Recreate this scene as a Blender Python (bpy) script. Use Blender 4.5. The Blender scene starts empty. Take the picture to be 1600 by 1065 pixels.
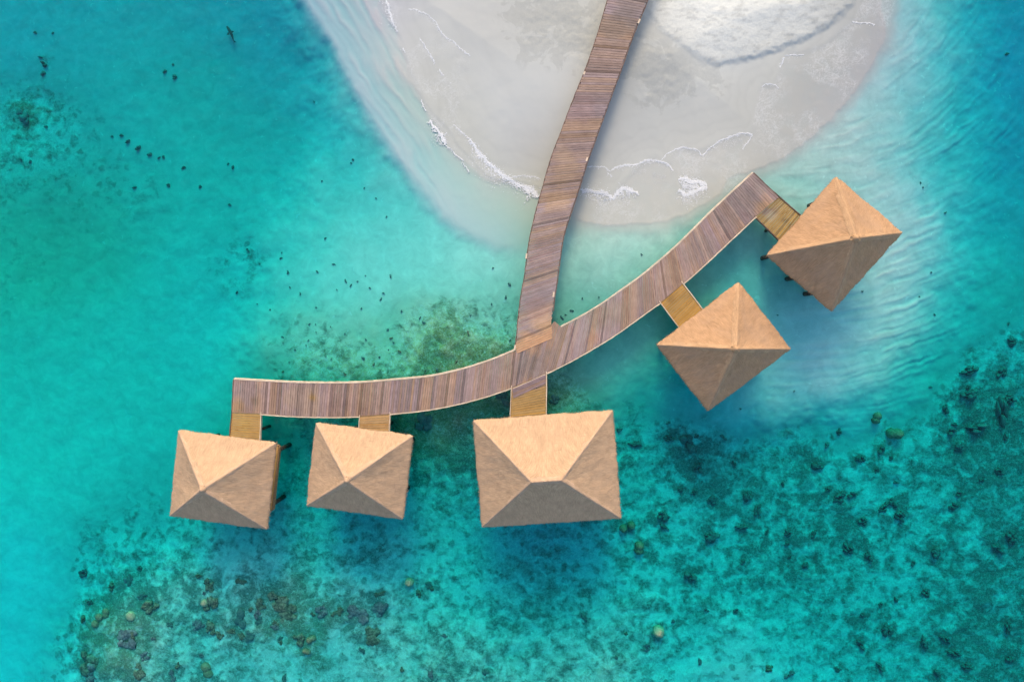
import bpy, bmesh, math, random
import numpy as np
from mathutils import Vector, Matrix, Quaternion, noise as mnoise

random.seed(7)
rng = np.random.default_rng(11)
SC = bpy.context.scene
COL = SC.collection

# ------------------------------------------------------------------ camera
F = 1067.0                      # focal length in photo pixels (24 mm on 36 mm)
H = 44.0                        # drone height above the water
NAD = (865.0, 497.0)            # where straight-down falls in the photo
d = Vector(((NAD[0]-800)/F, (532.5-NAD[1])/F, -1)).normalized()
Q = d.rotation_difference(Vector((0, 0, -1)))
cam_d = bpy.data.cameras.new("camera"); cam = bpy.data.objects.new("camera", cam_d)
COL.objects.link(cam); cam.location = (0, 0, H)
cam.rotation_mode = 'QUATERNION'; cam.rotation_quaternion = Q
cam_d.sensor_width = 36; cam_d.lens = F/1600*36; cam_d.clip_end = 12000
SC.camera = cam

def at(px, py, z=0.0):
    v = Q @ Vector(((px-800)/F, (532.5-py)/F, -1))
    t = (z-H)/v.z
    return Vector((v.x*t, v.y*t, z))

QI = Q.inverted().to_matrix()
def to_px(X, Y, Z=0.0):
    """world -> photo pixel (only used while authoring heights and masks)"""
    z = Z-H
    a = QI[0][0]*X+QI[0][1]*Y+QI[0][2]*z
    b = QI[1][0]*X+QI[1][1]*Y+QI[1][2]*z
    c = QI[2][0]*X+QI[2][1]*Y+QI[2][2]*z
    return 800+F*a/(-c), 532.5-F*b/(-c)

# ------------------------------------------------------------------ helpers
def link(name, me, mat=None, parent=None):
    o = bpy.data.objects.new(name, me); COL.objects.link(o)
    if mat is not None and not me.materials: me.materials.append(mat)
    if parent is not None: o.parent = parent
    return o
def empty(name, loc=(0, 0, 0), rz=0):
    o = bpy.data.objects.new(name, None); COL.objects.link(o)
    o.location = loc; o.rotation_euler = (0, 0, rz); o.empty_display_size = .3
    return o
def tag(o, label=None, cat=None, group=None, kind=None):
    if label: o['label'] = label
    if cat: o['category'] = cat
    if group: o['group'] = group
    if kind: o['kind'] = kind
    return o
def copy_tree(o, parent=None):
    c = o.copy(); COL.objects.link(c)
    if parent is not None: c.parent = parent
    for ch in list(o.children): copy_tree(ch, c)
    return c

class MB:
    """collects verts / faces / per-vertex colours for ONE mesh"""
    def __init__(s): s.v = []; s.f = []; s.c = []; s.st = []
    def add(s, vs, fs, col=(1, 1, 1), st=None):
        n = len(s.v); s.v += [tuple(v) for v in vs]
        s.f += [tuple(i+n for i in f) for f in fs]
        s.c += ([col]*len(vs) if not isinstance(col, list) else col)
        s.st += (st if st else [(0, 0, 0)]*len(vs))
    def box(s, c, size, rz=0, col=(1, 1, 1)):
        M = Matrix.Rotation(rz, 3, 'Z'); x, y, z = [q/2 for q in size]
        vs = [Vector(c)+M @ Vector(p) for p in ((-x,-y,-z),(x,-y,-z),(x,y,-z),(-x,y,-z),(-x,-y,z),(x,-y,z),(x,y,z),(-x,y,z))]
        s.add(vs, [(0,3,2,1),(4,5,6,7),(0,1,5,4),(1,2,6,5),(2,3,7,6),(3,0,4,7)], col)
    def tube(s, pts, rads, seg=10, col=(1, 1, 1), jit=0):
        vs = []; n = len(pts)
        for i, p in enumerate(pts):
            p = Vector(p); t = (Vector(pts[min(i+1, n-1)])-Vector(pts[max(i-1, 0)])).normalized()
            a = t.orthogonal().normalized() if abs(t.z) > .95 else Vector((0, 0, 1)).cross(t).normalized()
            b = t.cross(a)
            for k in range(seg):
                an = 2*math.pi*k/seg; r = rads[i]*(1+random.uniform(-jit, jit))
                vs.append(p+(a*math.cos(an)+b*math.sin(an))*r)
        fs = [(i*seg+k, i*seg+(k+1) % seg, (i+1)*seg+(k+1) % seg, (i+1)*seg+k) for i in range(n-1) for k in range(seg)]
        fs.append(tuple(range(seg-1, -1, -1))); fs.append(tuple((n-1)*seg+k for k in range(seg)))
        s.add(vs, fs, col)
    def build(s, name, mat, parent=None, smooth=False):
        me = bpy.data.meshes.new(name); me.from_pydata(s.v, [], s.f)
        a = me.attributes.new("tint", 'FLOAT_COLOR', 'POINT')
        a.data.foreach_set("color", np.array([(*c, 1) for c in s.c], dtype=np.float32).ravel())
        b = me.attributes.new("st", 'FLOAT_VECTOR', 'POINT')
        b.data.foreach_set("vector", np.array(s.st, dtype=np.float32).ravel())
        if smooth: me.polygons.foreach_set("use_smooth", [True]*len(me.polygons))
        me.update()
        return link(name, me, mat, parent)

def srgb(c):
    c = np.asarray(c, float)/255
    return np.where(c <= .04045, c/12.92, ((c+.055)/1.055)**2.4)

# ---- numpy noise
def _hash(ix, iy, seed):
    h = (ix.astype(np.int64)*374761393+iy.astype(np.int64)*668265263+seed*1442695041) & 0xffffffff
    h = ((h ^ (h >> 13))*1274126177) & 0xffffffff
    h = (h ^ (h >> 16)) & 0xffff
    return h/65535.0
def vnoise(x, y, seed=0):
    ix = np.floor(x); iy = np.floor(y); fx = x-ix; fy = y-iy
    fx = fx*fx*fx*(fx*(fx*6-15)+10); fy = fy*fy*fy*(fy*(fy*6-15)+10)
    a = _hash(ix, iy, seed); b = _hash(ix+1, iy, seed); c = _hash(ix, iy+1, seed); e = _hash(ix+1, iy+1, seed)
    return (a*(1-fx)+b*fx)*(1-fy)+(c*(1-fx)+e*fx)*fy
def fbm(x, y, o=4, seed=0, g=.5):
    s = 0; a = 1; t = 0
    for i in range(o):
        # rotate each octave so the lattice does not show
        an = .7*i+.3; X = x*math.cos(an)-y*math.sin(an); Y = x*math.sin(an)+y*math.cos(an)
        s = s+a*vnoise(X*2**i+17.3*i, Y*2**i-9.1*i, seed+i); t += a; a *= g
    return s/t
def sstep(a, b, x):
    t = np.clip((x-a)/(b-a), 0, 1); return t*t*(3-2*t)
def dist_poly(px, py, pts, closed=False):
    best = np.full(px.shape, 1e9)
    n = len(pts)
    for i in range(n if closed else n-1):
        x0, y0 = pts[i]; x1, y1 = pts[(i+1) % n]
        dx, dy = x1-x0, y1-y0; L = dx*dx+dy*dy+1e-9
        t = np.clip(((px-x0)*dx+(py-y0)*dy)/L, 0, 1)
        best = np.minimum(best, (px-x0-t*dx)**2+(py-y0-t*dy)**2)
    return np.sqrt(best)
def inside(px, py, pts):
    r = np.zeros(px.shape, bool); n = len(pts)
    for i in range(n):
        x0, y0 = pts[i]; x1, y1 = pts[(i+1) % n]
        if y0 == y1: continue
        c = ((y0 > py) != (y1 > py)) & (px < (x1-x0)*(py-y0)/(y1-y0)+x0)
        r ^= c
    return r
def sdist(px, py, pts):
    dd = dist_poly(px, py, pts, True); return np.where(inside(px, py, pts), dd, -dd)
def smooth_line(pts, n=6, closed=False):
    """Catmull-Rom"""
    out = []; m = len(pts)
    for i in range(m if closed else m-1):
        if closed: p0, p1, p2, p3 = pts[i-1], pts[i], pts[(i+1) % m], pts[(i+2) % m]
        else: p0, p1, p2, p3 = pts[max(i-1, 0)], pts[i], pts[i+1], pts[min(i+2, m-1)]
        for k in range(n):
            t = k/n
            out.append(tuple(.5*((2*p1[j])+(-p0[j]+p2[j])*t+(2*p0[j]-5*p1[j]+4*p2[j]-p3[j])*t*t+(-p0[j]+3*p1[j]-3*p2[j]+p3[j])*t**3) for j in range(2)))
    if not closed: out.append(tuple(pts[-1]))
    return out

# ------------------------------------------------------------------ node helper
class NT:
    def __init__(s, name):
        s.m = bpy.data.materials.new(name); s.m.use_nodes = True
        s.t = s.m.node_tree; s.t.nodes.clear()
        s.out = s.t.nodes.new('ShaderNodeOutputMaterial')
    def n(s, typ, **kw):
        nd = s.t.nodes.new(typ)
        for k, v in kw.items():
            if k in nd.inputs:
                if hasattr(v, 'is_output') or isinstance(v, bpy.types.NodeSocket): s.t.links.new(v, nd.inputs[k])
                else: nd.inputs[k].default_value = v
            else: setattr(nd, k, v)
        return nd
    def l(s, a, b): s.t.links.new(a, b)
    def math(s, op, a, b=0.0, clamp=False):
        nd = s.t.nodes.new('ShaderNodeMath'); nd.operation = op; nd.use_clamp = clamp
        for i, q in enumerate((a, b)):
            if isinstance(q, bpy.types.NodeSocket): s.l(q, nd.inputs[i])
            else: nd.inputs[i].default_value = q
        return nd.outputs[0]
    def mix(s, f, a, b, mode='MIX'):
        nd = s.t.nodes.new('ShaderNodeMix'); nd.data_type = 'RGBA'; nd.blend_type = mode
        for i, q in ((0, f), (6, a), (7, b)):
            if isinstance(q, bpy.types.NodeSocket): s.l(q, nd.inputs[i])
            else: nd.inputs[i].default_value = (*q, 1) if isinstance(q, tuple) and len(q) == 3 else q
        return nd.outputs[2]
    def attr(s, name, vec=False):
        nd = s.t.nodes.new('ShaderNodeAttribute'); nd.attribute_name = name
        return nd.outputs['Vector'] if vec == 'v' else nd.outputs['Color'] if vec else nd.outputs['Fac']
    def noise(s, vec, scale, detail=4, rough=.55, dist=0):
        nd = s.t.nodes.new('ShaderNodeTexNoise')
        nd.inputs['Scale'].default_value = scale; nd.inputs['Detail'].default_value = detail
        nd.inputs['Roughness'].default_value = rough; nd.inputs['Distortion'].default_value = dist
        if vec is not None: s.l(vec, nd.inputs['Vector'])
        return nd.outputs['Fac']
    def vmul(s, vec, k):
        nd = s.t.nodes.new('ShaderNodeVectorMath'); nd.operation = 'MULTIPLY'
        s.l(vec, nd.inputs[0]); nd.inputs[1].default_value = k
        return nd.outputs[0]
    def ramp(s, f, lo, hi):
        nd = s.t.nodes.new('ShaderNodeMapRange'); nd.interpolation_type = 'SMOOTHSTEP'
        s.l(f, nd.inputs[0]); nd.inputs[1].default_value = lo; nd.inputs[2].default_value = hi
        return nd.outputs[0]
    def pos(s): return s.t.nodes.new('ShaderNodeNewGeometry').outputs['Position']
    def objpos(s): return s.t.nodes.new('ShaderNodeTexCoord').outputs['Object']
    def bump(s, h, strength, dist, normal=None):
        nd = s.t.nodes.new('ShaderNodeBump'); nd.inputs['Strength'].default_value = strength
        nd.inputs['Distance'].default_value = dist; s.l(h, nd.inputs['Height'])
        if normal is not None: s.l(normal, nd.inputs['Normal'])
        return nd.outputs[0]
    def pbsdf(s, color, rough=.8, normal=None, spec=.3):
        nd = s.t.nodes.new('ShaderNodeBsdfPrincipled')
        if isinstance(color, bpy.types.NodeSocket): s.l(color, nd.inputs['Base Color'])
        else: nd.inputs['Base Color'].default_value = (*color, 1)
        if isinstance(rough, bpy.types.NodeSocket): s.l(rough, nd.inputs['Roughness'])
        else: nd.inputs['Roughness'].default_value = rough
        nd.inputs['Specular IOR Level'].default_value = spec
        if normal is not None: s.l(normal, nd.inputs['Normal'])
        s.l(nd.outputs[0], s.out.inputs['Surface']); return nd

# ------------------------------------------------------------------ world & sun
EL, AZ = 32.0, 0.0            # sun to the top of the photo (+Y)
W = bpy.data.worlds.new("World"); SC.world = W; W.use_nodes = True
wt = W.node_tree; wt.nodes.clear()
sky = wt.nodes.new('ShaderNodeTexSky'); sky.sky_type = 'NISHITA'; sky.sun_disc = False
sky.sun_elevation = math.radians(EL); sky.sun_rotation = math.radians(AZ); sky.dust_density = 2.5
bg = wt.nodes.new('ShaderNodeBackground'); bg.inputs[1].default_value = .15
wo = wt.nodes.new('ShaderNodeOutputWorld'); wt.links.new(sky.outputs[0], bg.inputs[0]); wt.links.new(bg.outputs[0], wo.inputs[0])
sd = bpy.data.lights.new("sun", 'SUN'); sd.energy = 1.05; sd.angle = math.radians(17.0); sd.color = (1, .79, .50)
so = bpy.data.objects.new("sun", sd); COL.objects.link(so); so.location = (0, 60, 50)
so.rotation_euler = (-math.radians(90-EL), 0, -math.radians(AZ))
SC.view_settings.view_transform = 'Standard'; SC.view_settings.look = 'None'
SC.view_settings.exposure = 0.78; SC.view_settings.gamma = 1.0
SC.cycles.max_bounces = 6; SC.cycles.transparent_max_bounces = 12; SC.cycles.diffuse_bounces = 3
SC.cycles.volume_bounces = 0

# ------------------------------------------------------------------ seabed authoring
# each entry: photo px x, y, sRGB of the (unshaded, in parts lightened) spot, weed density 0..1
OUT = [
 (0,0,0,148,162,0),(150,20,0,150,160,0),(300,20,0,145,158,0),(430,30,0,138,158,0),(0,100,0,150,162,0.05),
 (120,120,0,154,160,0),(280,110,0,152,154,0.08),(400,100,0,142,156,0),(470,90,10,135,152,0),(20,175,0,132,128,0.5),
 (85,205,0,150,150,0.35),(180,220,0,160,160,0.08),(300,220,0,160,158,0.02),(400,200,0,150,152,0.02),(480,170,20,160,168,0.03),
 (530,190,45,170,178,0),(130,265,0,152,146,0.22),(200,285,5,165,160,0.2),(40,300,0,160,150,0.12),(60,340,0,152,140,0.12),(320,310,0,165,160,0.03),
 (440,260,8,160,162,0.02),(500,270,50,175,175,0.05),(560,260,60,180,180,0),(620,320,87,190,188,0),(20,430,0,172,152,0.15),(150,400,0,165,150,0.1),
 (280,400,0,172,168,0),(360,400,5,170,168,0.3),(420,380,45,182,178,0.08),(500,360,75,190,185,0.02),(560,380,97,194,190,0),(650,400,112,200,194,0),
 (720,400,132,205,198,0),(780,430,134,205,196,0),(40,540,0,175,165,0.06),(150,520,0,176,168,0.02),(260,500,0,172,168,0),(340,500,5,180,178,0.05),
 (420,470,50,188,180,0.1),(500,460,82,196,188,0.05),(600,450,110,202,194,0.03),(700,460,120,200,188,0.05),(770,470,112,190,175,0.15),
 (60,640,0,178,170,0.02),(200,620,0,176,168,0.02),(320,600,5,182,176,0),(400,540,60,185,170,0.12),(480,560,75,165,140,0.38),(560,580,85,165,130,0.42),
 (620,540,90,185,160,0.2),(690,520,92,142,98,0.66),(760,540,90,140,98,0.65),(650,570,85,150,105,0.5),(720,560,82,128,84,0.78),
 (800,430,132,200,190,0),(790,500,97,170,150,0.35),
 (30,740,0,188,178,0.02),(130,720,0,185,178,0.05),(220,700,0,178,172,0.02),(460,690,10,160,145,0.2),(450,780,0,130,135,0.35),(240,840,0,150,150,0.3),
 (30,860,0,186,188,0),(110,830,0,175,172,0.12),(60,930,0,184,188,0.02),(20,1040,0,184,190,0),(130,900,0,155,155,0.35),(80,990,10,172,172,0.12),
 (180,960,70,150,138,0.62),(160,1040,80,145,138,0.62),(260,900,55,158,152,0.52),(380,880,70,175,175,0.25),(300,1010,60,160,155,0.35),(430,950,75,135,122,0.68),
 (400,1050,60,165,165,0.3),(520,1000,60,165,165,0.3),(500,870,25,150,150,0.42),(560,820,0,140,150,0.3),(560,960,75,150,150,0.4),(480,1050,60,160,160,0.35),
 (700,720,20,116,106,0.75),(665,660,50,112,86,0.85),(620,690,20,130,116,0.6),(720,660,60,130,110,0.7),(690,800,10,150,152,0.3),
 (620,860,30,160,160,0.32),(680,920,30,160,156,0.35),(640,1000,55,155,145,0.42),(700,1050,60,150,140,0.45),(780,860,0,140,145,0.35),(850,840,0,138,152,0.3),
 (870,920,0,130,130,0.5),(780,980,30,155,150,0.4),(900,1010,40,150,145,0.42),(960,880,10,158,158,0.35),(1000,960,30,158,154,0.4),(1060,1040,20,160,158,0.35),(960,1050,60,145,135,0.45),
 (880,620,76,133,107,0.5),(900,600,86,168,152,0.22),(940,590,76,168,157,0.1),(1000,560,81,173,164,0.05),(920,550,91,183,172,0.03),(985,520,86,175,167,0.03),
 (1080,500,76,165,152,0.08),(960,640,40,160,150,0.15),(985,690,0,150,148,0.4),(1010,620,20,165,160,0.05),(1050,650,10,158,160,0.06),(1040,580,35,165,160,0.04),
 (1100,650,15,160,165,0.05),(1080,705,0,120,115,0.7),(1040,760,0,145,145,0.45),(990,800,0,140,138,0.5),(1140,720,0,130,125,0.6),(1150,790,0,140,138,0.5),(1080,840,5,150,148,0.4),
 (1120,930,0,145,142,0.45),(1200,860,0,138,135,0.5),(1200,960,0,145,142,0.42),(1150,1010,40,165,165,0.3),(1190,1050,50,170,172,0.25),(1250,1000,0,155,153,0.35),
 (1200,640,96,183,186,0),(1290,620,114,185,188,0),(1180,680,0,150,155,0.05),(1300,670,0,162,160,0.02),(1260,710,0,125,122,0.6),(1330,730,0,140,138,0.5),(1370,680,0,158,158,0.08),
 (1300,780,0,138,136,0.5),(1330,860,0,128,126,0.62),(1350,940,0,138,135,0.45),(1420,900,0,150,150,0.3),(1300,940,0,130,128,0.5),(1400,1010,0,135,133,0.45),(1320,1050,0,140,140,0.4),
 (1420,780,0,140,140,0.45),(1440,700,0,130,128,0.5),(1500,760,0,128,126,0.55),(1500,850,0,130,128,0.6),(1500,950,0,132,130,0.6),(1560,1030,0,115,113,0.7),(1480,1050,0,128,126,0.5),
 (1590,900,0,120,122,0.55),(1590,780,0,122,122,0.55),(1520,690,0,115,112,0.7),(1580,650,0,108,104,0.85),(1560,590,0,135,132,0.5),(1500,640,0,135,130,0.5),(1430,640,0,162,158,0.05),
 (1480,580,0,165,158,0.05),(1540,530,0,155,155,0.12),(1590,540,0,145,148,0.25),(1400,600,71,175,172,0),(1360,560,114,185,186,0),(1450,530,76,175,174,0),
 (1230,560,111,191,198,0),(1180,560,100,189,196,0),(1290,520,131,195,200,0),(1200,500,101,187,192,0),(1150,430,74,168,170,0),(1120,420,94,175,168,0),  # sand round the two right pavilions lightened to offset their cast shadows
 (1380,480,138,193,196,0),(1340,430,134,195,200,0),(1340,560,116,189,192,0),(1130,650,40,172,178,0),(1450,450,112,181,186,0),(1520,460,28,169,168,0),(1580,450,0,159,155,0),(1590,350,0,147,158,0),(1540,350,28,159,168,0),
 (1460,350,126,183,190,0),(1420,280,124,181,188,0),(1500,270,48,164,172,0),(1580,230,0,141,162,0),(1590,100,0,137,165,0),(1590,10,0,137,162,0),(1540,60,38,154,172,0),
 (1500,150,58,167,176,0),(1440,130,112,176,186,0),(1420,40,140,178,188,0),(1480,20,98,174,182,0),(1400,200,131,183,188,0),(1330,240,158,189,192,0),
 (1280,260,162,193,192,0),(1240,300,158,195,192,0),(1180,400,98,175,176,0),(1200,300,154,197,192,0),(1130,340,162,201,194,0),
 (480,60,50,155,168,0),(507,100,60,160,172,0),(532,150,72,168,175,0),(562,205,82,174,178,0),(592,248,90,180,182,0),(455,20,40,148,165,0),
 (1050,370,174,206,197,0),(980,380,176,207,198,0),(920,390,172,205,194,0),(920,450,134,183,174,0.02),(960,430,150,197,188,0),(1000,400,160,203,192,0),(890,470,116,183,170,0.05),
]
INN = [
 (480,10,158,179,196,0),(520,60,164,185,198,0),(560,120,168,189,200,0),(590,180,173,192,202,0),(630,250,178,197,205,0),(680,320,181,201,207,0),(720,350,178,202,206,0),
 (780,370,173,202,202,0),(830,390,157,197,188,0),
 (540,10,162,185,194,0),(590,30,188,187,196,0),(570,70,170,189,196,0),(610,130,177,191,194,0),(640,180,172,195,194,0),(680,240,174,201,200,0),(730,280,182,203,198,0),(780,310,184,201,192,0),(820,330,184,197,184,0),
 (620,60,196,198,200,0),(650,120,196,196,194,0),(680,170,198,196,192,0),(720,225,200,196,190,0),(760,270,200,198,192,0),
 (680,40,202,200,200,0),(740,60,194,192,193,0),(760,120,202,201,201,0),(780,200,203,202,202,0),(840,150,203,202,202,0),(800,260,198,196,195,0),(830,250,196,190,186,0),
 (870,110,202,201,201,0),(840,40,188,187,186,0),(880,50,190,189,188,0),(930,50,190,188,186,0),
 (980,130,192,191,190,0),(1050,90,188,187,186,0),(1010,160,195,194,193,0),(960,220,196,195,195,0),(1050,170,198,196,195,0),(1150,140,197,195,194,0),(1130,190,198,196,195,0),
 (1250,120,180,179,178,0),(1300,100,178,177,176,0),(1360,40,172,172,174,0),(1340,100,170,172,176,0),(1290,160,178,180,182,0),(1240,200,184,184,182,0),(1200,240,188,188,186,0),
 (1350,10,178,177,177,0),(1385,20,165,172,178,0),
 (920,290,201,198,194,0),(1000,280,202,200,197,0),(1100,270,201,197,194,0),(1150,250,196,196,193,0),(960,330,199,200,194,0),(1040,330,197,198,192,0),(1100,310,193,196,190,0),(920,345,193,196,190,0),
 (1150,285,183,192,188,0),
 (1150,40,222,221,220,0),(1060,30,226,225,224,0),(1250,30,218,217,216,0),(1100,80,220,219,218,0),
]
BAR = smooth_line([(440,-60),(465,0),(499,49),(521,83),(540,124),(563,165),(583,199),(603,233),(630,268),(656,304),(690,343),(735,372),(790,392),(850,380),(899,359),(938,360),(988,358.5),
       (1030,355),(1072,344),(1106,328),(1150,300),(1194,270),(1234,248),(1275,215),(1316,175),(1348,138),(1376,93),(1393,61),(1401,24),(1404,-10),(1404,-60)], 3)
MOUND = smooth_line([(1020,-60),(1013,0),(1013,24),(1027,45),(1047,61),(1060,70),(1072,80),(1092,93),(1120,101.5),(1153,98.5),(1194,84),(1234,72),(1275,53),(1307,31),(1336,0),(1380,-60)], 4)

def rbf(ctrl, px, py, cols):
    P = np.array([(c[0], c[1]) for c in ctrl], float); V = np.array(cols, float)
    K = np.sqrt(((P[:, None]-P[None])**2).sum(-1)+400.0)
    n = len(P); A = np.zeros((n+1, n+1)); A[:n, :n] = K+np.eye(n)*-12.0; A[:n, n] = 1; A[n, :n] = 1
    w = np.linalg.solve(A, np.vstack([V, np.zeros((1, V.shape[1]))]))
    out = np.zeros((px.size, V.shape[1])); f = px.ravel(); g = py.ravel()
    for s in range(0, f.size, 40000):
        D = np.sqrt((f[s:s+40000, None]-P[None, :, 0])**2+(g[s:s+40000, None]-P[None, :, 1])**2+400.0)
        out[s:s+40000] = D @ w[:n]+w[n]
    return out.reshape(px.shape+(V.shape[1],))

SIG = np.array([2.0, .13, .13]); KP = 2.55
E0 = np.array([1.12, 1.08, 1.17])
def decode(ctrl, land):
    """colour of a spot -> water depth there and the seabed albedo"""
    res = []
    for c in ctrl:
        l = srgb(c[2:5]); r = max(l[0], .0033); g = l[1]
        dep = -math.log(min(r/g/(E0[0]/E0[1]), 1.0))/((SIG[0]-SIG[1])*KP)
        if c[2] < 3: dep = max(dep, 1.05)
        T = np.exp(-SIG*KP*dep); a = l/(E0*T)
        a[0] = (a[1]*.8+a[2]*.2) if not land or dep > .05 else a[0]
        if dep < .02: dep = 0
        res.append((*np.clip(a, .02, .85), dep, c[5]))
    return res

# ---- coral positions in the photo (built further down)
CORALS, HALO = [], []
BIG = [
 (230,950,16,'brown',.45,"knobbly brown coral clump right of a round tan coral head"),
 (200,965,9,'tan',.45,"smooth round tan coral head in the lower left reef"),
 (326,947,16,'brown',.45,"large brown coral clump with a tan lobe, lower left reef"),
 (316,944,7,'tan',.42,"small tan coral lobe on the side of a brown clump"),
 (323,916,13,'brown',.55,"brownish coral clump just above the one with a tan lobe"),
 (305,980,13,'purple',.7,"mauve coral clump below the large brown one, left half"),
 (325,986,13,'brown',.6,"brown coral clump beside a mauve one"),
 (375,968,17,'dark',.6,"dark coral clump with pale tips beside a near-black one"),
 (400,972,9,'dark',.6,"small near-black coral clump between brown ones"),
 (386,996,12,'dark',.65,"dark brown coral clump under the near-black one"),
 (405,947,12,'brown',.55,"olive brown coral clump above the near-black one"),
 (431,943,21,'brown',.45,"broad speckled brown coral mass in the lower left reef"),
 (450,962,20,'brown',.5,"speckled brown coral mass overlapping the broad one from below"),
 (500,960,14,'purple',.6,"grey coral clump right of the broad speckled mass"),
 (480,1002,9,'olive',.42,"round olive green coral head in the lower reef"),
 (463,1003,13,'brown',.55,"brown coral clump left of the round olive head"),
 (479,1018,8,'olive',.45,"small tan-olive coral head under the round olive one"),
 (528,960,9,'brown',.7,"small brown coral clump in open pale rubble"),
 (555,962,19,'purple',.65,"wide greyish coral patch right of the reef's brown masses"),
 (592,954,16,'purple',.65,"greyish coral clump at the right edge of the grey patch"),
 (577,995,19,'brown',.85,"low olive brown coral patch below the grey patch"),
 (637,914,8,'tan',.55,"lone pale tan coral head below the second pavilion's right side"),
 (128,1040,24,'brown',.7,"rough dark coral mound at the bottom left of the reef"),
 (136,1058,18,'purple',.6,"brownish mauve coral mound at the very bottom left"),
 (213,1052,15,'brown',.7,"brown coral clump at the bottom edge, left of centre"),
 (318,1054,15,'olive',.7,"yellowish coral clump at the bottom edge below the mauve clump"),
 (222,1026,11,'purple',.9,"small mauve coral clump above the bottom edge"),
 (196,996,24,'purple',1.0,"broad low grey coral patch below the round tan head"),
 (144,972,11,'olive',.7,"pale olive coral clump at the reef's left edge"),
 (163,964,10,'olive',.75,"small pale olive coral clump left of the round tan head"),
 (193,914,9,'dark',1.5,"blue-black oval coral block in clear water left of the reef"),
 (208,893,6,'dark',1.5,"small blue-black coral block touching the larger oval one"),
 (981,827,11,'olive',1.2,"yellow-flecked coral clump right of the largest pavilion's lower corner"),
 (1007,865,13,'olive',1.0,"yellowish coral patch in the middle of the lower reef"),
 (1031,992,10,'tan',1.0,"pale tan coral head near the bottom centre"),
 (1083,906,11,'dark',1.5,"dark coral block standing in pale rubble, bottom centre"),
 (1168,885,5,'dark',1.2,"tiny black coral block in the lower right reef"),
 (1321,679,6,'dark',1.6,"lone dark oval coral block below the sandy shallows"),
 (1383,659,11,'olive',1.25,"round green coral head at the edge of the sandy shallows"),
 (1405,687,14,'olive',1.35,"low yellow-green coral head below the round green one"),
 (1532,581,12,'dark',1.5,"dark oval coral block at right, tilted up to the right"),
 (1581,645,17,'dark',1.3,"long dark coral ridge near the right edge"),
 (1545,673,13,'dark',1.4,"wide flat dark coral block near the right edge"),
 (1532,621,12,'dark',1.4,"V-shaped dark coral clump in the right reef"),
 (1078,698,17,'dark',1.5,"broad dark coral mass right of the largest pavilion"),
 (1116,847,13,'dark',1.7,"rounded dark coral mound in the middle right reef"),
 (1597,847,12,'dark',1.6,"dark coral block cut by the right edge of the view"),
 (20,172,17,'soft',1.9,"dark weedy coral mass at the upper left edge"),
 (52,91,6,'dark',1.9,"largest of the small dark blocks near the top left corner"),
 (665,660,20,'dark',1.1,"blackish green coral mass below the curved walkway's middle"),
 (785,625,15,'dark',1.0,"blackish coral mass in the corner left of the wide yellow footbridge"),
 (868,625,10,'dark',1.0,"dark green coral clump right of the wide yellow footbridge"),
]
for (x, y, r, kd, top, lab) in BIG:
    ax, rot = 1.0, None
    if 'oval' in lab and x > 1500: ax, rot = 1.3, .35
    if 'long dark' in lab: ax, rot = .5, .1
    if 'wide flat' in lab: ax, rot = 1.5, -.1
    if 'lone dark oval' in lab: ax, rot = .75, 0
    if 'blue-black oval' in lab: ax, rot = .8, 0
    CORALS.append((x, y, r, kd, top, lab, None, ax, rot)); HALO.append((x, y, r*1.5))

def scatter(n, region, r0, r1, kinds, top, label, group, avoid=True):
    k = 0; tries = 0
    while k < n and tries < n*40:
        tries += 1
        x = random.uniform(region[0], region[2]); y = random.uniform(region[1], region[3])
        if len(region) > 4 and not inside(np.array([x]), np.array([y]), region[4])[0]: continue
        rr_ = random.uniform(r0, r1); CORALS.append((x, y, rr_, random.choice(kinds), random.uniform(*top), label, group, random.uniform(.7, 1.4))); k += 1
        if r0 >= 3: HALO.append((x, y, rr_*1.7))
RIGHT = [(1215,735),(1330,700),(1420,690),(1480,640),(1530,560),(1600,520),(1600,1065),(1290,1065),(1260,930),(1180,850)]
scatter(58, (1180,520,1600,1065,RIGHT), 4, 11, ['dark'], (1.5, 2.1), "dark coral lump among many on the lower right reef", "dark coral lumps on the lower right reef")
RM = [(980,690),(1060,680),(1170,690),(1215,735),(1180,850),(1080,880),(985,850)]
scatter(16, (980,680,1215,880,RM), 5, 11, ['dark'], (1.6, 2.2), "dark coral lump on the reef right of the largest pavilion", "coral lumps right of the largest pavilion")
LM = [(360,380),(470,390),(560,400),(640,430),(680,500),(600,560),(430,575),(390,520),(350,440)]
scatter(45, (350,370,690,580,LM), 1.2, 3.6, ['soft'], (.8, 1.6), "tiny dark coral lump on pale sand above the walkway's left half", "tiny coral lumps above the curved walkway")
JN = [(620,490),(700,470),(800,470),(800,545),(740,565),(640,590),(420,590),(450,550),(600,540)]
scatter(14, (420,470,800,590,JN), 1.5, 4.5, ['soft', 'olive'], (.5, 1.0), "small dark green coral lump in the weedy patch beside the jetty foot", "coral lumps in the weedy patch by the jetty")
LR = [(100,900),(200,880),(330,900),(420,900),(540,930),(620,930),(650,1065),(90,1065)]
scatter(33, (90,880,650,1065,LR), 4, 10, ['brown', 'brown', 'purple', 'dark'], (.8, 1.5), "mottled brown coral lump among many on the lower left reef", "coral lumps on the lower left reef")
MR = [(650,900),(800,950),(1050,930),(1250,960),(1290,1065),(650,1065)]
scatter(16, (650,900,1290,1065,MR), 3, 8, ['brown', 'dark', 'purple'], (1.1, 1.8), "low mottled coral lump along the bottom centre of the reef", "coral lumps at the bottom centre")
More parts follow.
